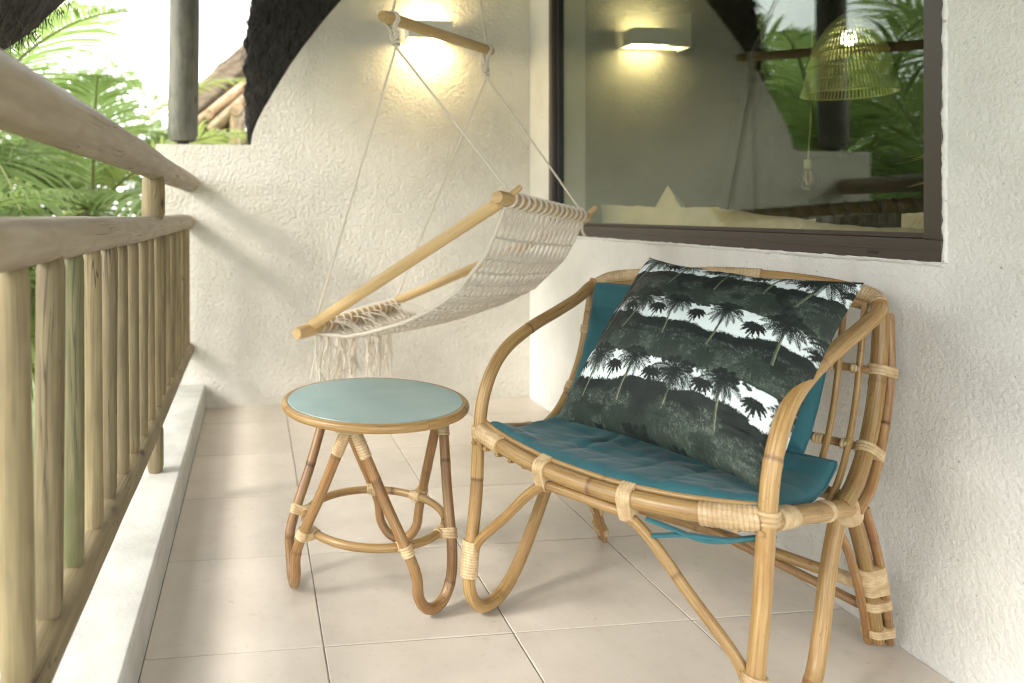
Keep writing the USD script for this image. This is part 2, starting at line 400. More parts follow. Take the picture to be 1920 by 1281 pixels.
def tile_mat(name, k):
    c1, c2 = (0.51 * k, 0.455 * k, 0.39 * k), (0.585 * k, 0.53 * k, 0.462 * k)
    return mat(name, {"ge": ("geometry", {}), "oi": ("object_info", {}), "n": ("noise_texture", {"scale": 5, "detail": 5, "roughness": 0.62}), "r": ("rgb_ramp", {"ramp": [(0.3, c1), (0.65, c2)]}),
                      "sp": ("noise_texture", {"scale": 45, "detail": 5, "roughness": 0.7, "distortion": 0.6}), "sr": ("rgb_ramp", {"ramp": [(0.0, (0.86, 0.85, 0.83)), (0.42, (1, 1, 1)), (0.62, (1, 1, 1)), (0.70, (0.84, 0.81, 0.77))]}),
                      "mu": ("mix_color", {"blend_type": "multiply", "fac": 1.0}),
                      "n2": ("noise_texture", {"scale": 30, "detail": 4}), "rr": ("map_range", {"from_min": 0.3, "from_max": 0.7, "to_min": 0.3, "to_max": 0.48}),
                      "bp": ("bump", {"strength": 0.12, "distance": 0.001}), "p": ("principled_bsdf", {"specular_ior_level": 0.5})},
               [("ge.position", "n.vector"), ("n.fac", "r.fac"), ("r.color", "mu.a"), ("ge.position", "sp.vector"), ("sp.fac", "sr.fac"), ("sr.color", "mu.b"), ("mu.result", "p.base_color"), ("ge.position", "n2.vector"), ("n2.fac", "rr.value"), ("rr.result", "p.roughness"), ("n2.fac", "bp.height"), ("bp.normal", "p.normal")])


M_TILES = [tile_mat("floor_tile_a", 1.0), tile_mat("floor_tile_b", 0.95), tile_mat("floor_tile_c", 1.04)]
M_GROUT = mat("grout", {"ge": ("geometry", {}), "n": ("noise_texture", {"scale": 25, "detail": 3}), "r": ("rgb_ramp", {"ramp": [(0.3, (0.16, 0.135, 0.11)), (0.7, (0.32, 0.28, 0.235))]}), "p": ("principled_bsdf", {"roughness": 0.9})},
              [("ge.position", "n.vector"), ("n.fac", "r.fac"), ("r.color", "p.base_color")])
M_FRAME = plain("brown_aluminium", (0.055, 0.042, 0.034), 0.38, specular_ior_level=0.5)
M_TRACK = plain("black_gasket", (0.012, 0.012, 0.013), 0.45)
M_GLASS = mat("tinted_window_glass", {"lw": ("layer_weight", {"blend": 0.5}), "pw": ("math", {"math_type": "power", "value2": 3.0}), "f": ("math", {"math_type": "multiply_add", "value2": 0.9, "value3": 0.035}), "t": ("transparent_bsdf", {"color": (0.92, 0.93, 0.88)}), "g": ("glossy_bsdf", {"color": (0.86, 0.95, 0.87), "roughness": 0.0}), "m": ("mix_closure", {})},
              [("lw.facing", "pw.value1"), ("pw.value", "f.value1"), ("f.value", "m.fac"), ("t.BSDF", "m.closure1"), ("g.BSDF", "m.closure2")], surface="m.closure")
M_LAMP = plain("white_lamp_metal", (0.80, 0.79, 0.74), 0.5)
M_EMIT = mat("lamp_light", {"e": ("emission", {"color": (1.0, 0.82, 0.45), "strength": 3.5})}, [], surface="e.emission")
M_EMIT2 = mat("room_lamp_light", {"e": ("emission", {"color": (1.0, 0.82, 0.45), "strength": 2.2})}, [], surface="e.emission")
M_BULB = mat("bulb_light", {"e": ("emission", {"color": (1.0, 0.85, 0.6), "strength": 9.0})}, [], surface="e.emission")
M_FILAMENT = mat("filament_light", {"e": ("emission", {"color": (1.0, 0.6, 0.3), "strength": 0.15})}, [], surface="e.emission")


def fabric(name, c, scale=900, rough=0.8, sheen=0.3, wrinkle=0.0):
    n = {"tc": ("texture_coordinate", {}), "n": ("noise_texture", {"scale": scale, "detail": 2}), "b": ("noise_texture", {"scale": 7, "detail": 4}), "ra": ("rgb_ramp", {"ramp": [(0.3, tuple(x * 0.86 for x in c)), (0.7, tuple(min(1, x * 1.1) for x in c))]}),
         "bp": ("bump", {"strength": 0.25, "distance": 0.0008}), "p": ("principled_bsdf", {"roughness": rough, "sheen_weight": sheen, "sheen_roughness": 0.4, "specular_ior_level": 0.35})}
    l = [("tc.object", "n.vector"), ("tc.object", "b.vector"), ("b.fac", "ra.fac"), ("ra.color", "p.base_color"), ("n.fac", "bp.height"), ("bp.normal", "p.normal")]
    if wrinkle:
        n |= {"w": ("noise_texture", {"scale": 16, "detail": 3, "distortion": 1.0}), "bw": ("bump", {"strength": wrinkle, "distance": 0.008})}
        l += [("tc.object", "w.vector"), ("w.fac", "bw.height"), ("bw.normal", "bp.normal")]
    return mat(name, n, l)


M_TEAL = fabric("teal_cushion_fabric", (0.022, 0.105, 0.125), 700, rough=0.75, sheen=0.12, wrinkle=0.3)
M_LINEN = fabric("beige_linen", (0.62, 0.53, 0.37), 500, sheen=0.1, wrinkle=0.3)
M_CORD = mat("cotton_cord", {"tc": ("texture_coordinate", {}), "w": ("wave_texture", {"scale": 80.0}) if False else ("noise_texture", {"scale": 420, "detail": 2}), "r": ("rgb_ramp", {"ramp": [(0.3, (0.58, 0.52, 0.42)), (0.7, (0.74, 0.68, 0.58))]}), "bp": ("bump", {"strength": 0.4, "distance": 0.001}), "p": ("principled_bsdf", {"roughness": 0.85, "sheen_weight": 0.2})},
             [("tc.object", "w.vector"), ("w.fac", "r.fac"), ("r.color", "p.base_color"), ("w.fac", "bp.height"), ("bp.normal", "p.normal")])
M_PRINT = mat("palm_print_fabric", {"at": ("attribute", {"attribute": "print"}), "tc": ("texture_coordinate", {}), "n": ("noise_texture", {"scale": 800, "detail": 2}), "w": ("noise_texture", {"scale": 14, "detail": 2, "distortion": 0.6}), "bw": ("bump", {"strength": 0.4, "distance": 0.007}), "bp": ("bump", {"strength": 0.25, "distance": 0.0006}), "p": ("principled_bsdf", {"roughness": 0.68, "specular_ior_level": 0.3})},
              [("at.color", "p.base_color"), ("tc.object", "n.vector"), ("tc.object", "w.vector"), ("w.fac", "bw.height"), ("bw.normal", "bp.normal"), ("n.fac", "bp.height"), ("bp.normal", "p.normal")])
M_LAMINATE = mat("blue_green_laminate", {"ge": ("geometry", {}), "n": ("noise_texture", {"scale": 9, "detail": 4}), "r": ("rgb_ramp", {"ramp": [(0.3, (0.225, 0.345, 0.35)), (0.7, (0.27, 0.39, 0.385))]}), "rr": ("map_range", {"to_min": 0.30, "to_max": 0.44}), "p": ("principled_bsdf", {"specular_ior_level": 0.5})},
                 [("ge.position", "n.vector"), ("n.fac", "r.fac"), ("r.color", "p.base_color"), ("n.fac", "rr.value"), ("rr.result", "p.roughness")])


def thatch_mat(name, c1, c2, sc=(14, 14, 70)):
    return mat(name, {"ge": ("geometry", {}), "mp": ("mapping", {"scale": sc}), "n": ("noise_texture", {"scale": 1.0, "detail": 5, "roughness": 0.7, "distortion": 0.8}), "r": ("rgb_ramp", {"ramp": [(0.3, c1), (0.7, c2)]}), "bp": ("bump", {"strength": 1.0, "distance": 0.02}), "p": ("principled_bsdf", {"roughness": 0.9, "specular_ior_level": 0.2})},
               [("ge.position", "mp.vector"), ("mp.vector", "n.vector"), ("n.fac", "r.fac"), ("r.color", "p.base_color"), ("n.fac", "bp.height"), ("bp.normal", "p.normal")])


M_THATCH = thatch_mat("dark_thatch", (0.015, 0.015, 0.016), (0.10, 0.094, 0.088), (46, 46, 13))
M_STRAW = plain("thatch_straw", (0.085, 0.078, 0.07), 0.8)
M_THATCH2 = thatch_mat("brown_thatch", (0.17, 0.125, 0.09), (0.32, 0.25, 0.185), (9, 3, 30))


def leaf_mat(name, c, tr=0.4):
    return mat(name, {"oi": ("object_info", {}), "ge": ("geometry", {}), "v": ("map_range", {"to_min": 0.75, "to_max": 1.3}), "ri": ("math", {"math_type": "multiply_add", "value2": 0.5}), "h": ("hsv", {"color": c}), "d": ("principled_bsdf", {"roughness": 0.42, "specular_ior_level": 0.5}), "t": ("translucent_bsdf", {}), "m": ("mix_closure", {"fac": tr})},
               [("ge.random_per_island", "ri.value1"), ("oi.random", "ri.value3"), ("ri.value", "v.value"), ("v.result", "h.value"), ("h.color", "d.base_color"), ("h.color", "t.color"), ("d.BSDF", "m.closure1"), ("t.BSDF", "m.closure2")], surface="m.closure")


M_PALM = leaf_mat("palm_leaf", (0.23, 0.32, 0.10), 0.55)
M_PALM2 = leaf_mat("palm_leaf_yellowish", (0.28, 0.33, 0.10), 0.55)
M_TREE = leaf_mat("tree_leaf", (0.15, 0.21, 0.075), 0.5)
M_DRY = leaf_mat("dry_leaf", (0.34, 0.25, 0.10))
M_RACHIS = plain("palm_stem", (0.24, 0.25, 0.09), 0.5)
M_TRUNK = mat("palm_trunk", {"ge": ("geometry", {}), "mp": ("mapping", {"scale": (4, 4, 22)}), "n": ("noise_texture", {"scale": 1, "detail": 4}), "r": ("rgb_ramp", {"ramp": [(0.35, (0.12, 0.09, 0.065)), (0.65, (0.24, 0.2, 0.15))]}), "p": ("principled_bsdf", {"roughness": 0.85})},
              [("ge.position", "mp.vector"), ("mp.vector", "n.vector"), ("n.fac", "r.fac"), ("r.color", "p.base_color")])
M_GROUND = mat("garden_ground", {"ge": ("geometry", {}), "n": ("noise_texture", {"scale": 0.5, "detail": 6}), "r": ("rgb_ramp", {"ramp": [(0.35, (0.06, 0.09, 0.025)), (0.65, (0.14, 0.15, 0.06))]}), "p": ("principled_bsdf", {"roughness": 0.9})},
               [("ge.position", "n.vector"), ("n.fac", "r.fac"), ("r.color", "p.base_color")])
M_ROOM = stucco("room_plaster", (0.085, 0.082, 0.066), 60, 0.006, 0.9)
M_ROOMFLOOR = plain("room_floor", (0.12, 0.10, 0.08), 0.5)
M_SHADE = plain("woven_shade_cane", (0.48, 0.52, 0.24), 0.6)

# ------------------------------------------------------------------ ground, balcony floor, kerb
YW, XW, XK = 3.482, 1.37, -0.228
g = np.linspace(-150, 150, 61)
gx, gy = np.meshgrid(g, g, indexing="ij")
gz = -3.1 + 0.35 * (meshkit.fbm(np.stack([gx * 0.08, gy * 0.08, gx * 0], -1), 3, 3) - 0.5)
ii, jj = np.meshgrid(np.arange(60), np.arange(60), indexing="ij")
q = np.stack([ii * 61 + jj, (ii + 1) * 61 + jj, (ii + 1) * 61 + jj + 1, ii * 61 + jj + 1], -1).reshape(-1, 4)
tag(put("ground", (np.stack([gx, gy, gz], -1).reshape(-1, 3), q), M_GROUND, smooth=True), kind="structure")

floor = thing("floor", "cream square tiled balcony floor with thin dark joints", "floor", kind="structure")
put("slab", bbox((-0.62, -1.3, -0.35), (XW, 3.75, -0.02)), M_KERB, floor)
put("grout", bbox((XK - 0.02, -1.28, -0.0195), (XW - 0.001, YW + 0.02, -0.0022)), M_GROUT, floor)
T, OX, OY = 0.42, 0.148, 3.638 - 9 * 0.42
xs = [XK + 0.002] + [OX + i * T for i in range(3)] + [XW - 0.002]
ys = [OY + j * T for j in range(-2, 9)] + [YW - 0.002]
gp = 0.0015
for i in range(4):
    for j in range(len(ys) - 1):
        x0, x1, y0, y1 = xs[i] + (gp if i else 0), xs[i + 1] - (gp if i < 3 else 0), ys[j] + gp, ys[j + 1] - (gp if j < len(ys) - 2 else 0)
        dz = rng.uniform(-0.0004, 0.0004)
        put("tile", bbox((x0, y0, -0.012), (x1, y1, dz), 0.0016), M_TILES[rng.integers(3)], floor)
kerb_poly = Polygon([(-0.47, -0.1), (XK, -0.1), (XK, 0.103), (XK - 0.007, 0.110), (-0.463, 0.112), (-0.47, 0.105)])
kv, kf = extrude_xz(kerb_poly, -1.28, YW - 0.001)
tag(put("kerb", (kv, kf), M_KERB), "low cream painted kerb running under the wooden railing", "kerb", kind="structure")

# ------------------------------------------------------------------ walls
curve = [(-0.017, 1.25), (-0.006, 1.306), (0.014, 1.362), (0.047, 1.427), (0.085, 1.491), (0.128, 1.564), (0.174, 1.639), (0.226, 1.715), (0.29, 1.799), (0.347, 1.873), (0.42, 1.958), (0.56, 2.12), (0.75, 2.32), (1.0, 2.56), (1.54, 3.0)]
ew = Polygon([(-0.46, -0.34), (1.54, -0.34)] + curve[::-1] + [(-0.46, 1.25)])
t = thing("end_wall", "white stuccoed end wall with a curved top edge behind the hammock chair", "wall")
put("wall_face", extrude_xz(ew, YW, YW + 0.22), M_STUCCO, t)
FY0, FY1, FZ0, FZ1 = 1.29, 3.235, 0.826, 2.22
t = thing("window_wall", "white plastered side wall holding the window behind the armchair", "wall")
ww = Polygon([(-1.3, -0.34), (YW - 0.001, -0.34), (YW - 0.001, 3.0), (-1.3, 3.0)], [[(FY0 + 0.02, FZ0 + 0.02), (FY1 - 0.02, FZ0 + 0.02), (FY1 - 0.02, FZ1), (FY0 + 0.02, FZ1)]])
put("wall_face", extrude_yz(ww, XW, XW + 0.165), M_STUCCO2, t)
# ragged plaster lip along the frame
lip = []
for (y0, z0, y1, z1) in ((FY0, FZ0, FY0, 2.3), (FY0, FZ0, FY1, FZ0)):
    L = math.hypot(y1 - y0, z1 - z0)
    ss = np.arange(0, L, 0.006)
    pts = np.c_[np.full(len(ss), XW - 0.001), y0 + (y1 - y0) * ss / L, z0 + (z1 - z0) * ss / L]
    pts[:, 1 if y0 == y1 else 2] += 0.004 * (meshkit.fbm(np.c_[ss * 40, ss * 0, ss * 0], 3, 5) - 0.55) - 0.003
    lip.append(sweep(pts, 0.0035 + 0.0035 * meshkit.fbm(np.c_[ss * 60, ss * 0 + 4, ss * 0], 2, 9), 8))
put("plaster_lip", cat_geo(lip), M_STUCCO2, t)

# ------------------------------------------------------------------ window
t = thing("window", "large brown framed window above the armchair", "window", (XW, 0, 0))
fw = 0.046


def frame_bar(lo, hi, m=M_FRAME, name="frame", b=0.002):
    put(name, bbox(lo, hi, b), m, t)


x0, x1 = -0.005, 0.05
frame_bar((x0, FY0, FZ0), (x1, FY1, FZ0 + fw))
frame_bar((x0, FY0, FZ1 - fw), (x1, FY1, FZ1))
frame_bar((x0, FY0, FZ0 + fw + 0.0005), (x1, FY0 + fw - 0.004, FZ1 - fw - 0.0005))
frame_bar((x0, FY1 - 0.034, FZ0 + fw + 0.0005), (x1, FY1, FZ1 - fw - 0.0005))
frame_bar((x0 + 0.018, FY0 + fw - 0.003, FZ0 + fw + 0.001), (x1 - 0.006, FY1 - 0.035, FZ0 + fw + 0.012), M_FRAME, "glazing_bead", 0.0015)
frame_bar((x0 + 0.018, FY0 + fw - 0.003, FZ0 + fw + 0.0125), (x1 - 0.006, FY0 + fw + 0.008, FZ1 - fw - 0.001), M_FRAME, "glazing_bead", 0.0015)
frame_bar((x0 + 0.020, FY1 - 0.060, FZ0 + fw + 0.0125), (x1 - 0.006, FY1 - 0.0345, FZ1 - fw - 0.001), M_TRACK, "track", 0.0015)
frame_bar((x0 - 0.0015, FY0 + 0.150, FZ0 + 0.010), (x0 + 0.004, FY0 + 0.176, FZ0 + 0.016), M_TRACK, "drain_slot", 0.0005)
frame_bar((x0 - 0.003, FY0, FZ0 + 0.0215), (x0 + 0.004, FY1, FZ0 + 0.0255), M_FRAME, "drip_ridge", 0.001)
put("glass", bbox((x0 + 0.03, FY0 + fw - 0.002, FZ0 + fw + 0.004), (x0 + 0.036, FY1 - 0.05, FZ1 - fw - 0.003)), M_GLASS, t)

# ------------------------------------------------------------------ wall lamp
t = thing("wall_lamp", "white box wall lamp glowing warm above and below", "wall lamp", (0.835, YW, 1.80))
sx, sz, sd = 0.108, 0.041, 0.118
put("back_plate", bbox((-sx + 0.01, -0.02, -sz), (sx - 0.01, -0.0005, sz), 0.002), M_LAMP, t)
put("front_panel", bbox((-sx, -sd, -sz - 0.001), (sx, -sd + 0.004, sz + 0.001), 0.0015), M_LAMP, t)
for sg in (-1, 1):
    put("side_panel", bbox((sg * sx - (0.004 if sg > 0 else 0), -sd + 0.0045, -sz), (sg * sx + (0.004 if sg < 0 else 0), -0.0205, sz), 0.001), M_LAMP, t)
for sg in (-1, 1):
    put("diffuser", bbox((-sx + 0.006, -sd + 0.006, sg * (sz - 0.012) - 0.003), (sx - 0.006, -0.022, sg * (sz - 0.012) + 0.003)), M_EMIT, t)
for nm, zz, up in (("lamp_glow", 1.80 + sz - 0.006, True), ("lamp_glow_001", 1.80 - sz + 0.006, False)):
    L = UsdLux.RectLight.Define(stage, "/World/" + nm)
    L.CreateWidthAttr(0.18); L.CreateHeightAttr(0.085)
    L.CreateIntensityAttr(17.0 if not up else 9.0)
    L.CreateNormalizeAttr(False)
    L.CreateColorAttr(Gf.Vec3f(1.0, 0.76, 0.36))
    op = L.AddTransformOp()
    if up:
        op.Set(Gf.Matrix4d(1, 0, 0, 0, 0, -1, 0, 0, 0, 0, -1, 0, 0.835, YW - 0.07, zz, 1))
    else:
        op.Set(Gf.Matrix4d(1, 0, 0, 0, 0, 1, 0, 0, 0, 0, 1, 0, 0.835, YW - 0.07, zz, 1))

# ------------------------------------------------------------------ railing
t = thing("railing", "weathered round pole railing along the balcony edge", "railing", (-0.31, 1.2, 0.11))
O = np.array([-0.31, 1.2, 0.11])


def log(name, a, b, ra, rb, m, seed, sides=24, amt=0.035, step=0.02, label=None, bev=0.006):
    a, b = np.array(a, float) - O, np.array(b, float) - O
    n = max(8, int(np.linalg.norm(b - a) / step))
    p = a + (b - a) * np.linspace(0, 1, n)[:, None]
    s = np.linspace(0, np.linalg.norm(b - a), n)
    wob = np.c_[meshkit.noise(np.c_[s * 1.6 + seed, s * 0, s * 0 + 3], seed), meshkit.noise(np.c_[s * 1.6 + seed, s * 0 + 7, s * 0], seed + 1)] - 0.5
    ax = np.argmax(np.abs(b - a))
    o = [k for k in range(3) if k != ax]
    p[:, o] += wob * 0.25 * ra
    put(name, sweep(p, np.linspace(ra, rb, n), sides, rough=(amt, seed, 5.0), bevel=bev), m, t, label=label)


log("top_rail", (-0.315, -1.2, 1.082), (-0.302, YW + 0.004, 1.064), 0.047, 0.0415, M_RAIL, 3, 32, 0.045)
log("middle_rail", (-0.312, -1.2, 0.886), (-0.312, YW + 0.004, 0.882), 0.0345, 0.035, M_RAIL, 5, 28, 0.05)
log("bottom_rail", (-0.31, -1.2, 0.288), (-0.31, YW + 0.004, 0.284), 0.034, 0.032, M_POLE, 8, 28, 0.05)
log("post", (-0.31, 2.30, 0.905), (-0.31, 2.30, 1.045), 0.036, 0.035, M_POLE, 11)
log("post", (-0.31, 2.33, 0.110), (-0.31, 2.33, 0.262), 0.026, 0.025, M_POLE, 12)
log("post", (-0.31, 0.15, 0.905), (-0.31, 0.15, 1.055), 0.036, 0.035, M_POLE, 13)
log("post", (-0.31, 0.15, 0.110), (-0.31, 0.15, 0.262), 0.026, 0.025, M_POLE, 14)
BY = [-0.95, -0.8, -0.65, -0.5, -0.35, -0.2, -0.05, 0.1, 0.25, 0.4, 0.55, 0.70, 0.85, 0.995, 1.144, 1.299, 1.452, 1.60, 1.75, 1.896, 2.04, 2.197, 2.336, 2.481, 2.614, 2.745, 2.871, 2.99, 3.12, 3.25, 3.38]
for k, y in enumerate(BY):
    r = 0.0215 if y < 1.2 else 0.0188
    r *= 1 + 0.08 * (meshkit.noise(np.array([k * 1.7, 0, 0]), 2) - 0.5)
    green = abs(y - 1.299) < 0.01
    log("baluster", (-0.31, y, 0.312), (-0.311 + 0.004 * math.sin(k * 2.3), y + 0.004 * math.sin(k * 5.1), 0.862), r, r * 0.97, M_POLE_GREEN if green else M_POLE, 30 + k, 18, 0.05, label="baluster stained green with algae" if green else None)

# ------------------------------------------------------------------ roof post standing on the end wall
t = thing("roof_post", "thick grey timber post standing on the low end of the end wall", "post", (-0.345, 3.60, 1.25))
O = np.array([-0.345, 3.60, 1.25])
log("timber", (-0.345, 3.60, 1.274), (-0.345, 3.60, 3.05), 0.0725, 0.072, M_POST, 21, 36, 0.012, 0.03)
put("foot_plate", bbox((-0.05, -0.05, 0.0005), (0.05, 0.05, 0.006), 0.001), M_TRACK, t)
put("pin", trimesh.creation.cylinder(0.028, 0.019, sections=20, transform=trimesh.transformations.translation_matrix([0, 0, 0.0155])), M_TRACK, t)

# ------------------------------------------------------------------ thatched roof over the balcony
t = thing("thatched_roof", "dark thatched roof with a low arched eave over the balcony", "roof")


def zb(y):
    return float(np.interp(y, [-1.6, 0.3, 0.8, 1.2, 1.5, 1.806, 1.987, 2.087, 2.259, 2.5, 2.8, 3.1, 3.46], [1.95, 1.80, 1.66, 1.44, 1.31, 1.30, 1.385, 1.43, 1.52, 1.72, 2.10, 2.30, 2.42]))


def dense(sec, n):
    c = np.asarray(sec, float)
    c = np.vstack([c, c[:1]])
    L = np.r_[0, np.cumsum(np.linalg.norm(np.diff(c, axis=0), axis=1))]
    s = np.linspace(0, L[-1], n, endpoint=False)
    return np.stack([np.interp(s, L, c[:, k]) for k in range(2)], 1)


rings, yy = [], np.arange(-1.6, 3.461, 0.055)
for y in yy:
    z = zb(y)
    sec = [(1.75, 3.05), (0.9, 2.80), (0.2, max(2.5, z + 0.62)), (-0.22, max(2.05, z + 0.5)), (-0.44, z + 0.26), (-0.58, z + 0.015), (-0.66, z - 0.005), (-0.9, z + 0.02), (-1.02, z + 0.12), (-0.8, z + 0.6), (-0.3, max(2.6, z + 1.05)), (0.6, 3.2), (1.75, 3.6)]
    d2 = dense(sec, 150)
    rings.append(np.c_[d2[:, 0], np.full(len(d2), y), d2[:, 1]])
R = np.array(rings)
nz = meshkit.fbm(R * [14, 14, 14], 4, 4) - 0.5
R[..., 2] += 0.045 * nz
R[..., 0] += 0.04 * (meshkit.fbm(R * 16, 3, 8) - 0.5)
put("thatch", loft(R), M_THATCH, t, smooth=True)


def straws(pts, down, n, L, seed, r=0.0016):
    gg = np.random.default_rng(seed)
    vs, fs = [], []
    for k in range(n):
        p = pts[gg.integers(len(pts))] + gg.normal(0, 0.01, 3)
        d = np.asarray(down) + gg.normal(0, 0.35, 3)
        d /= np.linalg.norm(d)
        a = np.cross(d, gg.normal(size=3)); a /= np.linalg.norm(a)
        l = L * gg.uniform(0.4, 1.2)
        b = np.cross(d, a)
        o = len(vs) * 4
        vs.append([p + a * r, p - a * r * 0.6 + b * r, p - a * r * 0.6 - b * r, p + d * l])
        fs += [[o, o + 1, o + 3], [o + 1, o + 2, o + 3], [o + 2, o, o + 3]]
    return np.vstack(vs), np.array(fs)


lowpts = R[(yy > 1.0) & (yy < 2.9)][:, 58:98].reshape(-1, 3)
put("straw_fringe", straws(lowpts, (0, 0.1, -1), 5200, 0.05, 3), M_STRAW, t, kind="stuff")
# the roof's far slope, coming down behind the end wall
outer = [(-0.012, 1.10), (-0.026, 1.271), (-0.043, 1.437), (-0.05, 1.618), (-0.045, 1.785), (-0.035, 1.924), (-0.018, 2.036), (0.05, 2.3), (0.25, 2.75), (0.6, 3.2)]
inner = [(1.1, 3.0), (0.8, 2.55), (0.5, 2.12), (0.33, 1.9), (0.22, 1.74), (0.12, 1.58), (0.05, 1.44), (0.02, 1.34), (0.0, 1.2), (0.0, 1.10)]
c2 = dense(outer + inner, 220)
rings = []
for y in np.arange(3.735, 5.6, 0.04):
    d = c2 + 0
    k = (y - 3.735)
    d = d + np.array([0.10 * k, -0.05 * k])
    rings.append(np.c_[d[:, 0], np.full(len(d), y), d[:, 1]])
R2 = np.array(rings)
R2[..., 0] += 0.07 * (meshkit.fbm(R2 * 15, 4, 14) - 0.5)
R2[..., 1] += 0.10 * (meshkit.fbm(R2 * 18, 4, 15) - 0.5)
R2[0, :, 1] += 0.02
put("far_thatch", loft(R2), M_THATCH, t, smooth=True)
fr = []
gg = np.random.default_rng(5)
po = Polygon(outer + inner)
while len(fr) < 2600:
    x, z = gg.uniform(-0.06, 1.0), gg.uniform(1.1, 3.0)
    if po.contains(Point(x, z)):
        fr.append((x, 3.735 + 0.005, z))
put("straw_fringe", straws(np.array(fr), (-0.15, -0.35, -1), 9000, 0.085, 8, 0.0018), M_STRAW, t, kind="stuff")
bc = spline([(x + 0.02, 3.76, z + 0.03) for x, z in curve[4:]], 0.03)
put("edge_beam", sweep(bc, 0.028, 12, rough=(0.04, 2, 5)), M_DARKWOOD, t)
for y in (-0.4, 0.7, 1.8, 2.9):
    put("rafter", sweep(resample(np.array([(1.366, y, 2.86), (0.2, y, 2.44 if y > 2.5 else 2.42)]), 0.06), 0.035, 14, rough=(0.04, int(y * 10) + 9, 5)), M_DARKWOOD, t)
put("tie_beam", sweep(resample(np.array([(0.63, -1.2, 2.36), (0.63, YW - 0.001, 2.36)]), 0.06), 0.045, 16, rough=(0.04, 77, 5)), M_DARKWOOD, t)

# ------------------------------------------------------------------ hanging chair
HB = np.array([0.62, 2.40, 0.0])
t = thing("hanging_chair", "macrame hanging chair slung on white ropes from a wooden bar", "hanging chair", HB)
Bn, Bf = np.array([0.19, 2.437, 0.532]) - HB, np.array([0.581, 2.943, 0.547]) - HB
Cn, Cf = np.array([0.668, 1.902, 0.966]) - HB, np.array([1.127, 2.375, 0.912]) - HB
An, Af = np.array([0.397, 2.067, 1.489]) - HB, np.array([0.861, 2.615, 1.536]) - HB


def unit(v):
    return np.asarray(v, float) / np.linalg.norm(v)


def dowel(name, a, b, r, label=None, seed=0):
    put(name, sweep(resample(np.array([a, b]), 0.02), r, 20, bevel=0.004, rough=(0.02, seed, 4)), M_DOWEL, t, label=label)


ub, uc, ua = unit(Bf - Bn), unit(Cf - Cn), unit(Af - An)
dowel("hanger_bar", An - ua * 0.058, Af + ua * 0.05, 0.0172, seed=1)
dowel("seat_bar", Bn - ub * 0.085, Bf + ub * 0.012, 0.0215, "lower front bar of the seat", 2)
dowel("seat_bar", Cn - uc * 0.028, Cf + uc * 0.035, 0.0200, "upper back bar of the seat", 3)
upz = np.array([0, 0, 0.012])
dowel("side_pole", Bn + upz + unit(Bn - Cn) * 0.02, Cn - uc * 0.0 - np.array([0, 0, 0.008]), 0.0185, seed=4)
dowel("side_pole", Bf + upz, Cf - np.array([0, 0, 0.012]), 0.0175, seed=5)
side = unit(np.cross(uc, unit(Cn - Bn)))
for P, sgn in ((Cn + uc * 0.035, 1), (Cf + uc * 0.018, 1)):
    d = unit(np.array([0.75, 0.1, 0.62]))
    put("peg", sweep(resample(np.array([P, P + d * 0.055]), 0.005), 0.0085, 14, bevel=0.002), M_DOWEL, t)


def cord(pts, r=0.0035, sides=8, step=0.012, smooth_=True, lay=True):
    p = spline(pts, step) if smooth_ else resample(np.asarray(pts, float), step)
    return sweep(p, r, sides)


def rope(name, a, b, r=0.0036, sag=0.0):
    """twisted three-strand rope"""
    p = resample(np.array([a, b]), 0.004)
    T_, A_, B_ = frames(p)
    s = np.arange(len(p)) * 0.004
    gs = []
    for k in range(3):
        th = 2 * PI * (s / 0.022 + k / 3)
        gs.append(sweep(p + 0.0019 * (np.cos(th)[:, None] * A_ + np.sin(th)[:, None] * B_), r * 0.62, 5, cap=False))
    put(name, cat_geo(gs), M_CORD, t)


hook = (An + Af) / 2 + np.array([0.02, 0, 0.83])
Kn, Kf = An + np.array([0.012, 0.0, -0.082]), Af + np.array([0.0, 0.0, -0.105])
put("hook", sweep(spline([hook + np.array([0, 0, 0.03]), hook + np.array([0.012, 0, 0.0]), hook + np.array([0, 0, -0.012]), hook + np.array([-0.012, 0, 0])], 0.004), 0.004, 8), M_TRACK, t)
rope("rope", hook, An + np.array([0, 0, 0.014]))
rope("rope", hook, Af + np.array([0, 0, 0.014]))
Cpn, Cpf = Cn + uc * 0.035 + np.array([0.012, 0.004, 0.018]), Cf + uc * 0.005 + np.array([-0.006, 0, 0.016])
rope("rope", Kn, Bn + ub * 0.028 + np.array([0, 0, 0.02]))
rope("rope", Kn, Cpn)
rope("rope", Kf, Bf + np.array([0, 0, 0.02]))
rope("rope", Kf, Cpf)
for K, A, uu in ((Kn, An, ua), (Kf, Af, ua)):
    gs = []
    w = np.cross(uu, [0, 0, 1.0]); w /= np.linalg.norm(w)
    for off in (-0.006, 0.0015, 0.009):
        th = np.linspace(-0.35 * PI, 1.35 * PI, 18)
        ring = [A + uu * off + 0.0205 * (np.cos(a) * w + np.sin(a) * np.array([0, 0, 1])) for a in th]
        gs.append(cord([K + np.array([0, 0, 0.02])] + ring[::2] + [K + uu * 0.003 + np.array([0, 0, 0.015])], 0.0036))
    for k in range(5):   # the knot itself: a few tight turns
        z0 = K[2] + 0.008 + k * 0.009
        th = np.linspace(0, 2 * PI, 13)
        ex = 0.009 - 0.0008 * k
        gs.append(sweep(np.c_[K[0] + ex * np.cos(th), K[1] + ex * np.sin(th), z0 + 0.006 * np.sin(th + k)], 0.0042, 8, closed=True))
    gs.append(cord([K + np.array([0.004, 0, 0.03]), K + np.array([-0.014, -0.01, 0.05]), K + np.array([-0.02, -0.012, 0.03]), K + np.array([-0.004, 0, 0.01])], 0.003))
    put("knot", cat_geo(gs), M_CORD, t)

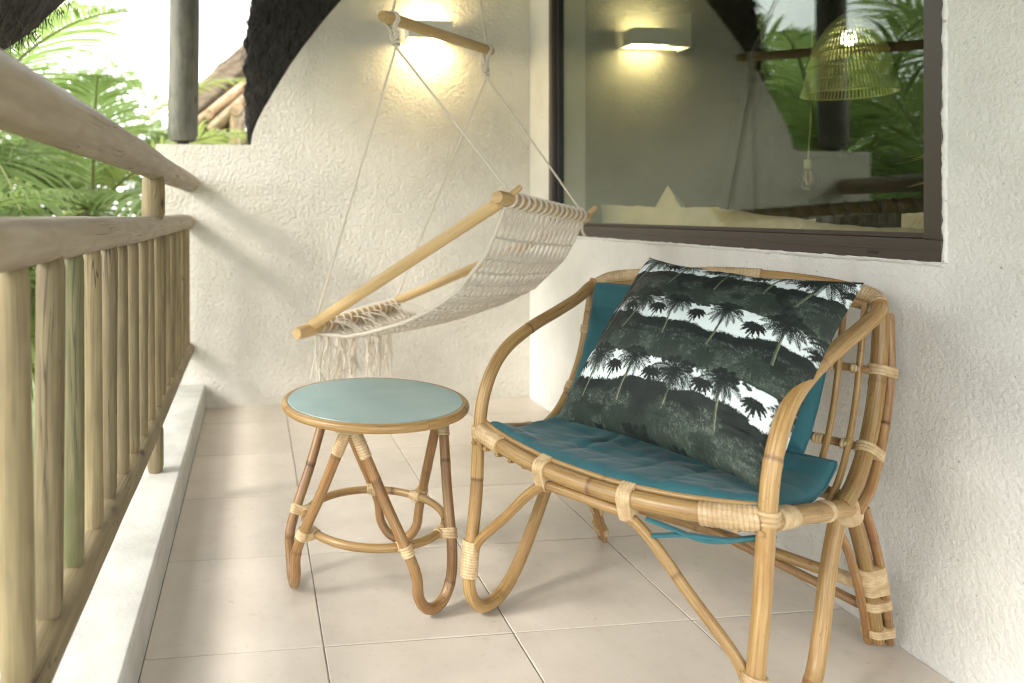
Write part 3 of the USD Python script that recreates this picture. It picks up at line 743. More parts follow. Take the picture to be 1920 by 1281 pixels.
S_KEY = [0, 0.06, 0.2, 0.316, 0.52, 0.66, 0.786, 0.92, 0.97, 1.0]
S_SAG = [0.018, 0.042, 0.098, 0.128, 0.168, 0.180, 0.174, 0.120, 0.066, 0.022]


def net(a, s):
    """a: 0 near .. 1 far across the seat, s: 0 front bar .. 1 back bar"""
    a, s = np.broadcast_arrays(np.asarray(a, float), np.asarray(s, float))
    w = 0.03 + 0.94 * a - 0.012 * np.sin(PI * s) * (a * 2 - 1)
    lo = Bn + (Bf - Bn) * w[..., None]
    hi = Cn + (Cf - Cn) * w[..., None]
    p = lo + (hi - lo) * s[..., None]
    p[..., 2] -= np.interp(s, S_KEY, S_SAG) + 0.026 * np.sin(PI * a) ** 0.7 * np.sin(PI * np.clip(s, 0, 1)) ** 0.6 * (1 - 0.45 * s)
    return p


NC, NR = 16, 22
gs = []
sk = 1 - np.linspace(0, 1, NR + 1)
for k in range(NR):
    s0, s1 = sk[k], sk[k + 1]
    for j in range(NC):
        for sg, dl in ((1, 0.010), (-1, -0.010)):
            a0 = (j + 0.5) / NC + dl * 0.55
            a1 = (j + 0.5 + 0.5 * sg) / NC + dl * 0.55
            if k % 2:
                a0, a1 = a1, a0
            tt = np.linspace(0, 1, 5)
            aa = np.clip(a0 + (a1 - a0) * (3 * tt**2 - 2 * tt**3), 0, 1)
            p = net(aa, s0 + (s1 - s0) * tt)
            p[:, 2] -= 0.004 * np.sin(PI * tt) * (1 if sg > 0 else 0.2)
            gs.append(sweep(p, 0.0049 - 0.0007 * np.cos(PI * tt), 7, cap=False))
    p = net(np.linspace(0, 1, 46), np.full(46, s1))
    p[:, 2] -= 0.0035 * np.abs(np.sin(np.linspace(0, NC * PI, 46)))
    gs.append(sweep(p, 0.0040, 7))
for a in (0.0, 1.0):
    gs.append(sweep(net(np.full(60, a), np.linspace(0, 1, 60)), 0.0055, 7))
put("macrame_seat", cat_geo(gs), M_CORD, t)
for bar0, bar1, u_, rb, n_, s_end in ((Cn, Cf, uc, 0.0228, 14, 0.985), (Bn, Bf, ub, 0.0245, 13, 0.015)):
    w = np.cross(u_, [0, 0, 1.0]); w /= np.linalg.norm(w)
    for j in range(n_):
        c = bar0 + (bar1 - bar0) * (0.075 + 0.86 * j / (n_ - 1))
        th = np.linspace(0, 2 * PI, 19)
        put("bar_loop", sweep(np.array([c + rb * (np.cos(a) * w + np.sin(a) * np.array([0, 0, 1])) + u_ * 0.010 * math.sin(a) for a in th]), 0.0042, 8, closed=True), M_CORD, t)
gf = np.random.default_rng(12)
k = 0
for j in range(64):
    a = gf.uniform(0.03, 0.50) if gf.random() < 0.6 else gf.uniform(0.56, 0.92)
    p0 = Bn + (Bf - Bn) * a + np.array([0.004, -0.004, -0.02])
    L = gf.uniform(0.16, 0.25) if a < 0.5 else gf.uniform(0.18, 0.27)
    n_ = 5
    p = [p0]
    for q_ in range(1, n_):
        p.append(p0 + np.array([gf.normal(0, 0.006) * q_ ** 0.5, gf.normal(0, 0.006) * q_ ** 0.5, -L * q_ / (n_ - 1)]))
    put("fringe_cord", cord(p, gf.uniform(0.0020, 0.0031), 6, 0.015), M_CORD, t)
for j in range(16):   # frayed ends lying on the net by the front bar
    a = gf.uniform(0.15, 0.95)
    p0 = Bn + (Bf - Bn) * a + np.array([0, 0, 0.01])
    p1 = net(np.array([a + gf.uniform(-0.08, 0.08)]), np.array([gf.uniform(0.08, 0.25)]))[0] + np.array([0, 0, 0.012])
    put("loose_cord", cord([p0, (p0 + p1) / 2 + gf.normal(0, 0.012, 3) + np.array([0, 0, 0.01]), p1], 0.0022, 5, 0.01), M_CORD, t)
tl = Cf + uc * -0.012
put("loose_cord", cord([tl + np.array([0, 0, -0.02]), tl + np.array([0, 0, -0.05]), tl + np.array([0.012, 0.004, -0.068])], 0.0048, 8, 0.008), M_CORD, t)

# ------------------------------------------------------------------ side table
TC = np.array([0.303, 1.807, 0.0])
t = thing("side_table", "round rattan side table with a blue green top", "table", TC)
prof = np.array([(0.0, 0.448), (0.2185, 0.448), (0.220, 0.4485), (0.220, 0.4555), (0.2187, 0.4575), (0.0, 0.4575)])
m = trimesh.creation.revolve(prof, sections=96)
put("table_top", m, M_LAMINATE, t, smooth=25)
th = np.linspace(0, 2 * PI, 181)
rim = np.c_[0.2250 * np.cos(th - 1.2), 0.2250 * np.sin(th - 1.2), np.full(181, 0.4462)]
rr = np.zeros(181)
for c in (20, 78, 131):
    rr = np.maximum(rr, 0.5 * np.exp(-((np.arange(181) - c) / 0.6) ** 2))
put("rim", sweep(rim, 0.0112, 14, closed=True, burn=rr), M_RATTAN, t)
FEET, APEX = [math.radians(a) for a in (-58, 62, 184)], [math.radians(a) for a in (-118, 2, 122)]
ZT = 0.431
for k in range(3):
    fdir = FEET[k]
    f = np.array([0.208 * math.cos(fdir), 0.208 * math.sin(fdir), 0.0])
    tg = np.array([-math.sin(fdir), math.cos(fdir), 0])
    A0 = np.array([0.188 * math.cos(APEX[k]), 0.188 * math.sin(APEX[k]), ZT])
    A1 = np.array([0.188 * math.cos(APEX[(k + 1) % 3]), 0.188 * math.sin(APEX[(k + 1) % 3]), ZT])
    A0 = A0 + unit(A1 - A0) * 0.015
    A1 = A1 - unit(A1 - A0) * 0.015
    zr = 0.0148
    pts = [A0, A0 + (f - tg * 0.056 + [0, 0, 0.10] - A0) * 0.5, f - tg * 0.060 + [0, 0, 0.11], f - tg * 0.051 + [0, 0, 0.055], f - tg * 0.028 + [0, 0, zr + 0.009], f + [0, 0, zr], f + tg * 0.028 + [0, 0, zr + 0.009],
           f + tg * 0.051 + [0, 0, 0.055], f + tg * 0.060 + [0, 0, 0.11], A1 + (f + tg * 0.056 + [0, 0, 0.10] - A1) * 0.5, A1]
    g_ = rattan(pts, 0.0127, seed=k + 3, gap=0.24)
    put("leg", g_, M_RATTAN_RED, t)
    pl = spline(pts, 0.006)
    n1 = len(pl)
    for sl in (pl[1:13], pl[n1 - 13:n1 - 1]):
        put("binding", coil(sl, 0.0128, 0.0065, seed=k), M_BIND, t)
    # ties between leg and ring
    for half in (pl[:n1 // 2], pl[n1 // 2:]):
        i = np.argmin(np.abs(half[:, 2] - 0.158))
        ax = half[i]
        rg = np.array([ax[0], ax[1], 0]); rg = rg / np.linalg.norm(rg) * 0.176 + [0, 0, 0.158]
        tt = unit(half[min(i + 1, len(half) - 1)] - half[i - 1])
        put("tie", belt((ax + rg) / 2, tt, [(ax, 0.0135), (rg, 0.0080)], 0.024, 0.0065, seed=i), M_BELT, t)
        tr_ = np.array([-rg[1], rg[0], 0])
        put("tie", belt(rg, tr_, [(rg, 0.0102), (rg + np.array([0, 0, 0.001]), 0.0102)], 0.03, 0.006, seed=i + 1), M_BELT, t)
ring = np.c_[0.176 * np.cos(th + 0.7), 0.176 * np.sin(th + 0.7), np.full(181, 0.158)]
bn = np.zeros(181)
for c in (12, 70, 120, 150):
    bn = np.maximum(bn, 0.9 * np.exp(-((np.arange(181) - c) / 0.9) ** 2))
put("stretcher_ring", sweep(ring, 0.0100, 12, closed=True, burn=bn), M_RATTAN, t)
for k in range(3):
    a = np.array([0.188 * math.cos(APEX[k]), 0.188 * math.sin(APEX[k]), 0])
    tr_ = np.array([-a[1], a[0], 0])
    put("binding", belt(a + [0, 0, ZT - 0.001], [0, 0, 1], [(a + unit(tr_) * 0.016, 0.0145), (a - unit(tr_) * 0.016, 0.0145)], 0.014, 0.005, seed=k), M_BELT, t)

# ------------------------------------------------------------------ armchair
CH_O, CH_A = np.array([0.678, 1.363, 0.0]), -1.003
t = thing("rattan_armchair", "wide rattan armchair with bound joints standing by the window wall", "armchair", CH_O, CH_A)


def mir(p, s):
    p = np.asarray(p, float).copy()
    p[:, 0] *= s
    return p


arm_r = [(0.299, -0.036, 0.10), (0.303, -0.010, 0.28), (0.306, 0.004, 0.42), (0.307, 0.022, 0.50), (0.308, 0.058, 0.56), (0.309, 0.108, 0.601), (0.312, 0.21, 0.640), (0.318, 0.34, 0.671), (0.326, 0.45, 0.698), (0.332, 0.515, 0.722)]
top = [(0.322, 0.540, 0.744), (0.29, 0.545, 0.757), (0.19, 0.55, 0.772), (0.06, 0.553, 0.777), (-0.07, 0.551, 0.773), (-0.2, 0.548, 0.760), (-0.29, 0.54, 0.745), (-0.322, 0.53, 0.728)]
loopL = [(0.299, -0.040, 0.09), (0.298, -0.030, 0.05), (0.298, -0.004, 0.023), (0.298, 0.034, 0.016), (0.299, 0.078, 0.026), (0.30, 0.13, 0.060), (0.301, 0.19, 0.130), (0.303, 0.26, 0.225), (0.306, 0.315, 0.315), (0.310, 0.345, 0.350)]
loopR = [(0.299, -0.040, 0.09), (0.298, -0.030, 0.05), (0.299, 0.0, 0.022), (0.300, 0.05, 0.016), (0.301, 0.11, 0.018), (0.303, 0.17, 0.030), (0.305, 0.225, 0.065), (0.306, 0.262, 0.14), (0.307, 0.290, 0.23), (0.310, 0.345, 0.345)]
RF = 0.0147
full = [*mir(loopR[:1:-1], 1), *mir(arm_r, 1)]
path_r = list(mir(loopR[::-1], 1)) + list(mir(arm_r[1:], 1))
path_l = list(mir(loopL[::-1], -1)) + list(mir(arm_r[1:], -1))
frame_pts = path_r + top + path_l[::-1][0:0] + [tuple(x) for x in mir(arm_r[1:], -1)[::-1]] + [tuple(x) for x in mir(loopL, -1)]
put("arm_and_leg_frame", rattan(frame_pts, RF, seed=1, gap=0.33), M_RATTAN, t)
fp = spline(frame_pts, 0.006)


def near(p, q, a, b):
    i = int(np.argmin(np.linalg.norm(p - np.asarray(q), axis=1)))
    return p[max(0, i - a):i + b]


# wrapped lower ends of the front legs
put("binding", coil(near(fp, (-0.299, -0.036, 0.135), 7, 7), RF + 0.004, 0.006, seed=1), M_BIND, t)
put("binding", coil(near(fp, (0.299, -0.034, 0.135), 7, 7), RF + 0.004, 0.006, seed=2), M_BIND, t)
# second loop inside the front legs is the diagonal brace: one cane bent under the front rail
br = [(-0.293, -0.030, 0.150), (-0.282, -0.03, 0.180), (-0.20, -0.034, 0.268), (-0.135, -0.04, 0.338), (-0.098, -0.043, 0.366), (-0.04, -0.048, 0.372), (0.04, -0.05, 0.371), (0.085, -0.047, 0.367), (0.125, -0.043, 0.340), (0.19, -0.036, 0.268), (0.275, -0.03, 0.178), (0.288, -0.03, 0.150)]
put("diagonal_brace", rattan(br, 0.0102, seed=5, gap=0.4), M_RATTAN, t)
# front rail, two canes high
rail = [(-0.306, 0.006, 0.424), (-0.26, -0.012, 0.418), (-0.19, -0.028, 0.409), (-0.10, -0.043, 0.402), (0.0, -0.05, 0.399), (0.1, -0.047, 0.400), (0.19, -0.034, 0.405), (0.26, -0.014, 0.411), (0.306, 0.005, 0.416)]
put("front_rail", rattan(rail, 0.0168, seed=8, gap=0.36), M_RATTAN, t)
put("edge_cane", rattan([(x * 0.985, y + 0.010, z + 0.020) for x, y, z in rail], 0.0055, seed=9, gap=0.5), M_RATTAN, t)
pr = spline(rail, 0.006)
put("binding", coil(pr[2:16], 0.0195, 0.0075, seed=3), M_BIND, t)
put("binding", coil(pr[-18:-2], 0.0195, 0.0075, seed=4), M_BIND, t)
for x in (-0.098, 0.087):
    i = int(np.argmin(np.abs(pr[:, 0] - x)))
    c = pr[i]
    put("tie", belt(c, unit(pr[i + 1] - pr[i - 1]), [(c, 0.0195), (c + np.array([0, 0.004, -0.033]), 0.012), (c + np.array([0, 0.010, 0.018]), 0.0065)], 0.026, 0.0065, seed=int(x * 100) + 30), M_BELT, t)
for sx_ in (-1, 1):
    c = np.array([sx_ * 0.306, 0.004, 0.42])
    put("tie", belt(c, (0, 0, 1), [(c, 0.0154), (c + np.array([-sx_ * 0.012, 0.0, 0]), 0.0145), (c + np.array([0, 0.012, 0]), 0.014)], 0.026, 0.0085, 0.002, seed=6), M_BELT, t)
# side rails and back rail of the seat
for sx_ in (-1, 1):
    sr = [(sx_ * 0.306, 0.012, 0.414), (sx_ * 0.318, 0.12, 0.398), (sx_ * 0.325, 0.25, 0.374), (sx_ * 0.325, 0.37, 0.352), (sx_ * 0.31, 0.42, 0.346)]
    put("side_rail", rattan(sr, 0.0168, seed=20 + sx_, gap=0.2), M_RATTAN, t)
    ps = spline(sr, 0.006)
    put("binding", coil(ps[3:13], 0.0178, 0.011, seed=11), M_BELT, t)
    put("binding", coil(ps[34:38], 0.0178, 0.008, seed=12), M_BELT, t)
    c = ps[-14]
    put("tie", belt(c, unit(ps[-12] - ps[-16]), [(c, 0.0195), (c + np.array([0, 0, -0.016]), 0.019)], 0.034, 0.008, seed=13), M_BELT, t)
put("back_seat_rail", rattan([(-0.31, 0.42, 0.346), (-0.15, 0.45, 0.342), (0.15, 0.45, 0.342), (0.31, 0.42, 0.346)], 0.014, seed=23), M_RATTAN, t)
put("seat_stretcher", rattan([(-0.32, 0.2, 0.372), (0.0, 0.2, 0.345), (0.32, 0.2, 0.372)], 0.012, seed=24), M_RATTAN, t)
# back posts: from the seat's side up to the top rail, doubled
for sx_ in (-1, 1):
    bp_ = [(sx_ * 0.330, 0.30, 0.372), (sx_ * 0.332, 0.36, 0.398), (sx_ * 0.334, 0.425, 0.455), (sx_ * 0.335, 0.475, 0.53), (sx_ * 0.335, 0.505, 0.615), (sx_ * 0.333, 0.525, 0.70), (sx_ * 0.329, 0.532, 0.742)]
    put("back_post", rattan(bp_, 0.0150, seed=30 + sx_, gap=0.2), M_RATTAN, t)
    bq = [(sx_ * 0.345, 0.335, 0.356), (sx_ * 0.349, 0.40, 0.39), (sx_ * 0.351, 0.455, 0.455), (sx_ * 0.351, 0.502, 0.54), (sx_ * 0.349, 0.53, 0.63), (sx_ * 0.343, 0.545, 0.715)]
    put("back_post", rattan(bq, 0.0092, seed=40 + sx_, gap=0.25), M_RATTAN_RED, t)
    ppp = spline(bp_, 0.006)
    for z_ in (0.455, 0.60):
        i = int(np.argmin(np.abs(ppp[:, 2] - z_)))
        c = ppp[i]
        put("tie", belt(c, unit(ppp[i + 1] - ppp[i - 1]), [(c, 0.0172), (c + np.array([sx_ * 0.016, 0.022, 0]), 0.011)], 0.022, 0.007, seed=int(z_ * 100)), M_BELT, t)
    # curled end binding where arm meets the top rail
    c = np.array([sx_ * 0.326, 0.525, 0.731])
    put("binding", coil(near(fp, (sx_ * 0.30, 0.544, 0.752), 6, 6), RF + 0.001, 0.006, seed=51), M_BIND, t)
put("binding", coil(near(fp, (0.03, 0.553, 0.777), 11, 11), RF + 0.0005, 0.0075, seed=52), M_BIND, t)
put("binding", coil(near(fp, (-0.235, 0.545, 0.753), 9, 9), RF + 0.0005, 0.0075, seed=53), M_BIND, t)
under = [(-0.30, 0.530, 0.722), (-0.2, 0.540, 0.738), (0.0, 0.545, 0.752), (0.2, 0.542, 0.746), (0.31, 0.530, 0.728)]
put("back_rod", rattan(under, 0.010, seed=61), M_RATTAN, t)


def slat_profile(k):
    """(y, z) of the bent rods, from the front rail to the top rail"""
    return [(-0.02, 0.0, 0.398), (0.10, 0.0, 0.383), (0.22, 0.0, 0.368), (0.31, 0.0, 0.372), (0.375, 0.0, 0.41), (0.43, 0.0, 0.475), (0.468, 0.0, 0.55), (0.497, 0.0, 0.64), (0.522, 0.0, 0.73)]


def seat_rods():
    for k, x in enumerate(np.linspace(-0.305, 0.305, 17)):
        pts = []
        for (y, _, z) in slat_profile(k):
            e = (abs(x) / 0.30) ** 2
            zz = z - (0.012 * (1 - e) if y < 0.35 else 0.0)
            yy = y - (0.025 * (1 - e) if y < 0.0 else 0) + (0.02 * (1 - e) if y > 0.4 else 0)
            pts.append((x * (1.0 if y < 0.3 else 1.0 + 0.02 * (y - 0.3)), yy, zz))
        put("seat_rod", rattan(pts, 0.0062, sides=8, step=0.012, seed=70 + k, gap=0.35), M_RATTAN, t)
    for z_, y_ in ((0.455, 0.425), (0.60, 0.492)):
        put("back_rod", rattan([(-0.325, y_, z_), (0.0, y_ + 0.024, z_), (0.325, y_, z_)], 0.0085, seed=int(z_ * 100)), M_RATTAN, t)
        for x in (0.25, 0.30, -0.30, -0.25):
            c = np.array([x, y_, z_])
            put("tie", belt(c, (1, 0, 0), [(c + np.array([0, 0.003, 0]), 0.0090), (c + np.array([0, -0.006, 0]), 0.0075)], 0.016, 0.006, seed=3), M_BELT, t)


seat_rods()
# back legs: bundles of canes
for sx_ in (-1, 1):
    main = [(sx_ * 0.318, 0.375, 0.350), (sx_ * 0.319, 0.42, 0.290), (sx_ * 0.320, 0.465, 0.215), (sx_ * 0.320, 0.515, 0.115), (sx_ * 0.320, 0.555, 0.012)]
    put("back_leg", rattan(main, 0.0140, seed=90 + sx_, gap=0.2), M_RATTAN, t)
    put("back_leg", rattan([(sx_ * 0.302, 0.33, 0.335), (sx_ * 0.306, 0.42, 0.235), (sx_ * 0.307, 0.505, 0.10), (sx_ * 0.307, 0.545, 0.008)], 0.0082, seed=92 + sx_), M_RATTAN_RED, t)
    put("back_leg", rattan([(sx_ * 0.338, 0.40, 0.345), (sx_ * 0.340, 0.475, 0.23), (sx_ * 0.340, 0.53, 0.12), (sx_ * 0.337, 0.575, 0.008)], 0.0090, seed=94 + sx_), M_RATTAN_RED, t)
    pm = spline(main, 0.006)
    for z_, w_ in ((0.165, 0.07), (0.105, 0.022), (0.042, 0.018)):
        i = int(np.argmin(np.abs(pm[:, 2] - z_)))
        c = pm[i]
        put("tie", belt(c, unit(pm[min(i + 1, len(pm) - 1)] - pm[i - 1]), [(c, 0.0158), (c + np.array([-sx_ * 0.014, -0.006, 0]), 0.0105), (c + np.array([sx_ * 0.019, 0.014, 0]), 0.0112)], w_, 0.0075, seed=int(z_ * 1000)), M_BELT, t)
pB = [(-0.318, 0.505, 0.145), (0.0, 0.507, 0.152), (0.318, 0.498, 0.150)]
put("back_stretcher", rattan(pB, 0.0125, seed=96, gap=0.3), M_RATTAN, t)
put("binding", coil(spline(pB, 0.006)[-14:-2], 0.0128, 0.007, seed=97), M_BELT, t)
put("back_stretcher", rattan([(-0.318, 0.46, 0.235), (-0.10, 0.47, 0.19), (0.318, 0.535, 0.085)], 0.0105, seed=98, gap=0.3), M_RATTAN_RED, t)

# ------------------------------------------------------------------ teal seat pad
t = thing("seat_pad", "teal fabric seat and back pad on the rattan armchair", "cushion", CH_O, CH_A)


def slab(top, thick, seed=0, wr=0.0):
    """closed padded sheet: top (m, n, 3) grid, thickness tapering to a seam at the border"""
    m, n, _ = top.shape
    du = np.gradient(top, axis=0); dv = np.gradient(top, axis=1)
    nn = np.cross(du, dv); nn /= np.linalg.norm(nn, axis=-1, keepdims=True)
    if nn[..., 2].mean() < 0:
        nn = -nn
    a, b = np.linspace(0, 1, m)[:, None], np.linspace(0, 1, n)[None]
    e = np.minimum(np.minimum(a, 1 - a) * (m / n), np.minimum(b, 1 - b)) * 14
    w = np.sqrt(np.clip(1 - (1 - np.clip(e, 0, 1)) ** 2, 0, 1)) * 0.92 + 0.08
    up = top + nn * (thick * w)[..., None]
    if wr:
        up = up + nn * ((meshkit.fbm(top * [7, 11, 11] + seed, 3, seed) - 0.5) * wr * w)[..., None]
        up = up + nn * ((np.abs(meshkit.noise(top * [26, 6, 6] + seed * 2, seed + 5) - 0.5)) * wr * 0.7 * w)[..., None]
    lo = top - nn * (thick * 0.12 * w)[..., None]
    V = np.vstack([up.reshape(-1, 3), lo.reshape(-1, 3)])
    i, j = np.meshgrid(np.arange(m - 1), np.arange(n - 1), indexing="ij")
    q = np.stack([i * n + j, (i + 1) * n + j, (i + 1) * n + j + 1, i * n + j + 1], -1).reshape(-1, 4)
    F = [q, q[:, ::-1] + m * n]
    border = [(0, k) for k in range(n)] + [(k, n - 1) for k in range(1, m)] + [(m - 1, k) for k in range(n - 2, -1, -1)] + [(k, 0) for k in range(m - 2, 0, -1)]
    bi = np.array([x * n + y for x, y in border])
    b2 = np.roll(bi, -1)
    F.append(np.stack([b2, bi, bi + m * n, b2 + m * n], 1))
    seam = np.array([(up[x, y] + lo[x, y]) / 2 for x, y in border] + [(up[0, 0] + lo[0, 0]) / 2])
    return (V, np.vstack(F)), seam


PY = [-0.045, 0.02, 0.10, 0.20, 0.28, 0.34, 0.385, 0.42, 0.445, 0.465, 0.482]
PZ = [0.420, 0.412, 0.402, 0.392, 0.398, 0.424, 0.468, 0.53, 0.59, 0.66, 0.735]


def pad_grid(s0, s1, ms, nx, xl, xr, edge):
    L = np.r_[0, np.cumsum(np.hypot(np.diff(PY), np.diff(PZ)))]
    s = np.linspace(s0, s1, ms)
    py, pz = np.interp(s * L[-1], L, PY), np.interp(s * L[-1], L, PZ)
    k = np.ones(5) / 5
    u = np.linspace(0, 1, nx)
    G = np.zeros((ms, nx, 3))
    for i in range(ms):
        x = xl(s[i]) + (xr(s[i]) - xl(s[i])) * u
        e = (2 * u - 1) ** 2
        front = np.clip(1 - (py[i] + 0.045) / 0.12, 0, 1)
        G[i, :, 0] = x
        G[i, :, 1] = py[i] + front * 0.055 * e * (1 if True else 0)
        G[i, :, 2] = pz[i] + front * 0.016 * e - 0.012 * (1 - e) * (py[i] < 0.35)
    return G


Gs = pad_grid(0.0, 0.55, 110, 170, lambda s: -0.288, lambda s: 0.305, 0)
mesh_, seam = slab(Gs, 0.025, 3, 0.025)
put("seat_panel", mesh_, M_TEAL, t, smooth=True)
put("piping", sweep(resample(seam, 0.006), 0.0028, 6, closed=True), M_TEAL, t)
Gb = pad_grid(0.56, 1.0, 100, 170, lambda s: -0.288 - 0.01 * math.sin(3 * s), lambda s: 0.246 + 0.022 * (s - 0.56) / 0.44, 0)
Gb[..., 1] -= 0.006
du = Gb.copy()
qz = (np.abs(np.sin(np.linspace(0, 5 * PI, 100)))[:, None] ** 0.5)
Gb[..., 1] -= 0.004 * qz * np.sin(np.linspace(0, PI, 170))[None] ** 0.3
mesh_, seam = slab(Gb[:, ::-1], 0.024, 7, 0.008)
put("back_panel", mesh_, M_TEAL, t, smooth=True)
put("piping", sweep(resample(seam, 0.006), 0.0028, 6, closed=True), M_TEAL, t)
for pts in ([(0.31, 0.03, 0.385), (0.25, -0.005, 0.366), (0.19, -0.028, 0.360), (0.135, -0.045, 0.345)], [(0.29, 0.01, 0.38), (0.22, -0.02, 0.358), (0.16, -0.04, 0.368), (0.125, -0.05, 0.374)]):
    put("tie_ribbon", sweep(spline(pts, 0.008), 0.0095, 10, flat=0.3), M_TEAL, t)

# ------------------------------------------------------------------ palm print pillow
def palm_print(N=1600):
    G = np.random.default_rng(21)
    im = Image.new("RGB", (N, N), (214, 226, 228))
    d = ImageDraw.Draw(im)
    lerp = lambda a, b, k: tuple(int(x + (y - x) * k) for x, y in zip(a, b))
    DK, MD, LT = (16, 25, 24), (52, 64, 57), (138, 148, 138)

    def crown(x, y, R, col, nf=15, w0=0.165):
        for k in range(nf):
            a = 2 * PI * (k + G.uniform(-0.25, 0.25)) / nf
            L = R * G.uniform(0.8, 1.1)
            cx, cy = math.cos(a), math.sin(a)
            n = 18
            prev = (x, y)
            for i in range(1, n + 1):
                u = i / n
                px, py = x + cx * L * u * (1 - 0.1 * u), y + cy * L * u * 0.8 - 0.12 * L * u + 0.42 * L * u * u
                dx, dy = px - prev[0], py - prev[1]
                m = math.hypot(dx, dy) + 1e-6
                w = R * w0 * math.sin(PI * min(1, 0.12 + u * 0.86)) ** 0.6
                for s in (-1, 1):
                    ox, oy = (-dy / m * s * 0.75 + dx / m * 0.65) * w, (dx / m * s * 0.75 + dy / m * 0.65) * w + 0.3 * w
                    d.line([prev, (prev[0] + ox, prev[1] + oy)], fill=lerp(col, MD, G.uniform(0, 0.35)), width=max(2, int(R * 0.026)))
                d.line([prev, (px, py)], fill=col, width=max(2, int(R * 0.03)))
                prev = (px, py)
        d.ellipse([x - R * .12, y - R * .1, x + R * .12, y + R * .12], fill=col)

    def small(x, y, h, R, col):
        d.line([(x - h * 0.15, y + h), (x - h * 0.04, y + h * 0.45), (x, y)], fill=lerp(col, MD, 0.3), width=max(2, int(R * 0.13)))
        for k in range(11):
            a = 2 * PI * (k + 0.5) / 11
            L = R * G.uniform(0.9, 1.1)
            q = [(x + math.cos(a) * L * u, y + math.sin(a) * L * u * 0.72 - 0.3 * L * u + 0.7 * L * u * u) for u in (0, 0.3, 0.6, 0.85, 1.0)]
            for c in range(4):
                d.line([q[c], q[c + 1]], fill=col, width=max(2, int(R * (0.2, 0.3, 0.26, 0.13)[c])))

    def tuft(x, y, L, col, n=7, w=2):
        for _ in range(n):
            a = G.uniform(-PI * 0.95, -PI * 0.05)
            d.line([(x, y), (x + math.cos(a) * L, y + math.sin(a) * L)], fill=col, width=w)

    P = 0.33
    rows = [-0.24, 0.09, 0.42, 0.75, 1.08]
    hill = lambda x, row: 0.017 * N * math.sin(x / N * 7 + row * 9) + 0.011 * N * math.sin(x / N * 17 + row * 5) + 0.006 * N * math.sin(x / N * 41 + row * 3)
    for row in rows:
        y0, y1 = (row + 0.058) * N, (row + P - 0.074) * N
        for k in range(60):                              # closed ground tone behind the leaves, dissolving upwards into the next strip
            u0 = k / 60
            d.polygon([(x, y0 + u0 * (y1 - y0) * 0.86 + hill(x, row)) for x in range(0, N + 41, 40)] + [(N, y0 + (u0 * 0.86 + 0.02) * (y1 - y0) + 40), (0, y0 + (u0 * 0.86 + 0.02) * (y1 - y0) + 40)], fill=lerp(DK, MD, u0 * 0.9))
        for _ in range(420):                             # ragged lower fringe
            x = G.uniform(0, N)
            y = y0 + 0.88 * (y1 - y0) + 0.016 * N * math.sin(x / N * 14 + row * 7) + 0.012 * N * G.normal()
            tone = lerp(DK, MD, G.uniform(0.6, 1.05))
            r = G.uniform(6, 20)
            d.ellipse([x - r, y - r * 0.6, x + r, y + r * 0.6], fill=tone)
            tuft(x, y, G.uniform(14, 34), tone, 6)
        for u in np.sort(G.random(7000) ** 0.9):
            x = G.uniform(-20, N + 20)
            y = y0 + u * (y1 - y0) + hill(x, row) * (1 - 0.5 * u)
            b = meshkit.noise(np.array([x / 120.0, y / 90.0, row]), 3)
            tone = lerp(DK, MD, min(1, max(0, (u - 0.1) * 1.3 + (b - 0.5) * 1.2 + G.uniform(-0.15, 0.15))))
            if b > 0.40 and u > 0.25 and G.random() < 0.32:
                tone = lerp(tone, LT, G.uniform(0.15, 0.6))
            if u < 0.45:
                r = G.uniform(7, 18)
                d.ellipse([x - r, y - r * 0.5, x + r, y + r * 0.8], fill=lerp(tone, DK, 0.6))
            tuft(x, y, G.uniform(10, 34), tone, 5, 2 if G.random() < 0.7 else 3)
        for _ in range(60):
            x = G.uniform(0, N)
            y = y0 + hill(x, row) - G.uniform(-34, 10)
            small(x, y, 34, G.uniform(24, 38), lerp(DK, MD, G.uniform(0, 0.3)))
    for ri, row in enumerate(rows):
        off = (0.02, 0.13, 0.05, 0.16, 0.03)[ri] * N
        for k in range(-1, 7):
            x = off + k * 0.205 * N + G.uniform(-0.045, 0.045) * N
            y = (row - 0.055 + G.uniform(-0.03, 0.022)) * N
            lean = G.uniform(-0.05, 0.02) * N
            for dx, c, w in ((0, (70, 79, 62), 15), (4, (126, 132, 108), 5)):
                d.line([(x + dx, y), (x + lean * 0.3 + dx, y + 0.1 * N), (x + lean + dx, y + 0.21 * N)], fill=c, width=w)
            crown(x + 0.11 * N + G.uniform(-0.03, 0.03) * N, y - 0.095 * N + G.uniform(-0.02, 0.02) * N, 0.075 * N, lerp(DK, MD, 0.6), 13)
            crown(x, y, 0.108 * N * G.uniform(0.78, 1.22), DK, 16)
            small(x + (0.112 + G.uniform(-0.015, 0.015)) * N, (row - 0.012 + G.uniform(-.008, .008)) * N, 0.08 * N, 0.047 * N, DK)
    a = np.asarray(im.resize((N // 2, N // 2), Image.BOX), float) / 255
    lin = np.where(a < 0.04045, a / 12.92, ((a + 0.055) / 1.055) ** 2.4)
    return lin * 0.85


PILLOW = [np.array([-0.079, 0.354, 0.820]), np.array([0.362, 0.307, 0.796]), np.array([0.312, 0.013, 0.460]), np.array([-0.135, 0.057, 0.478])]   # TL TR BR BL in the chair's frame


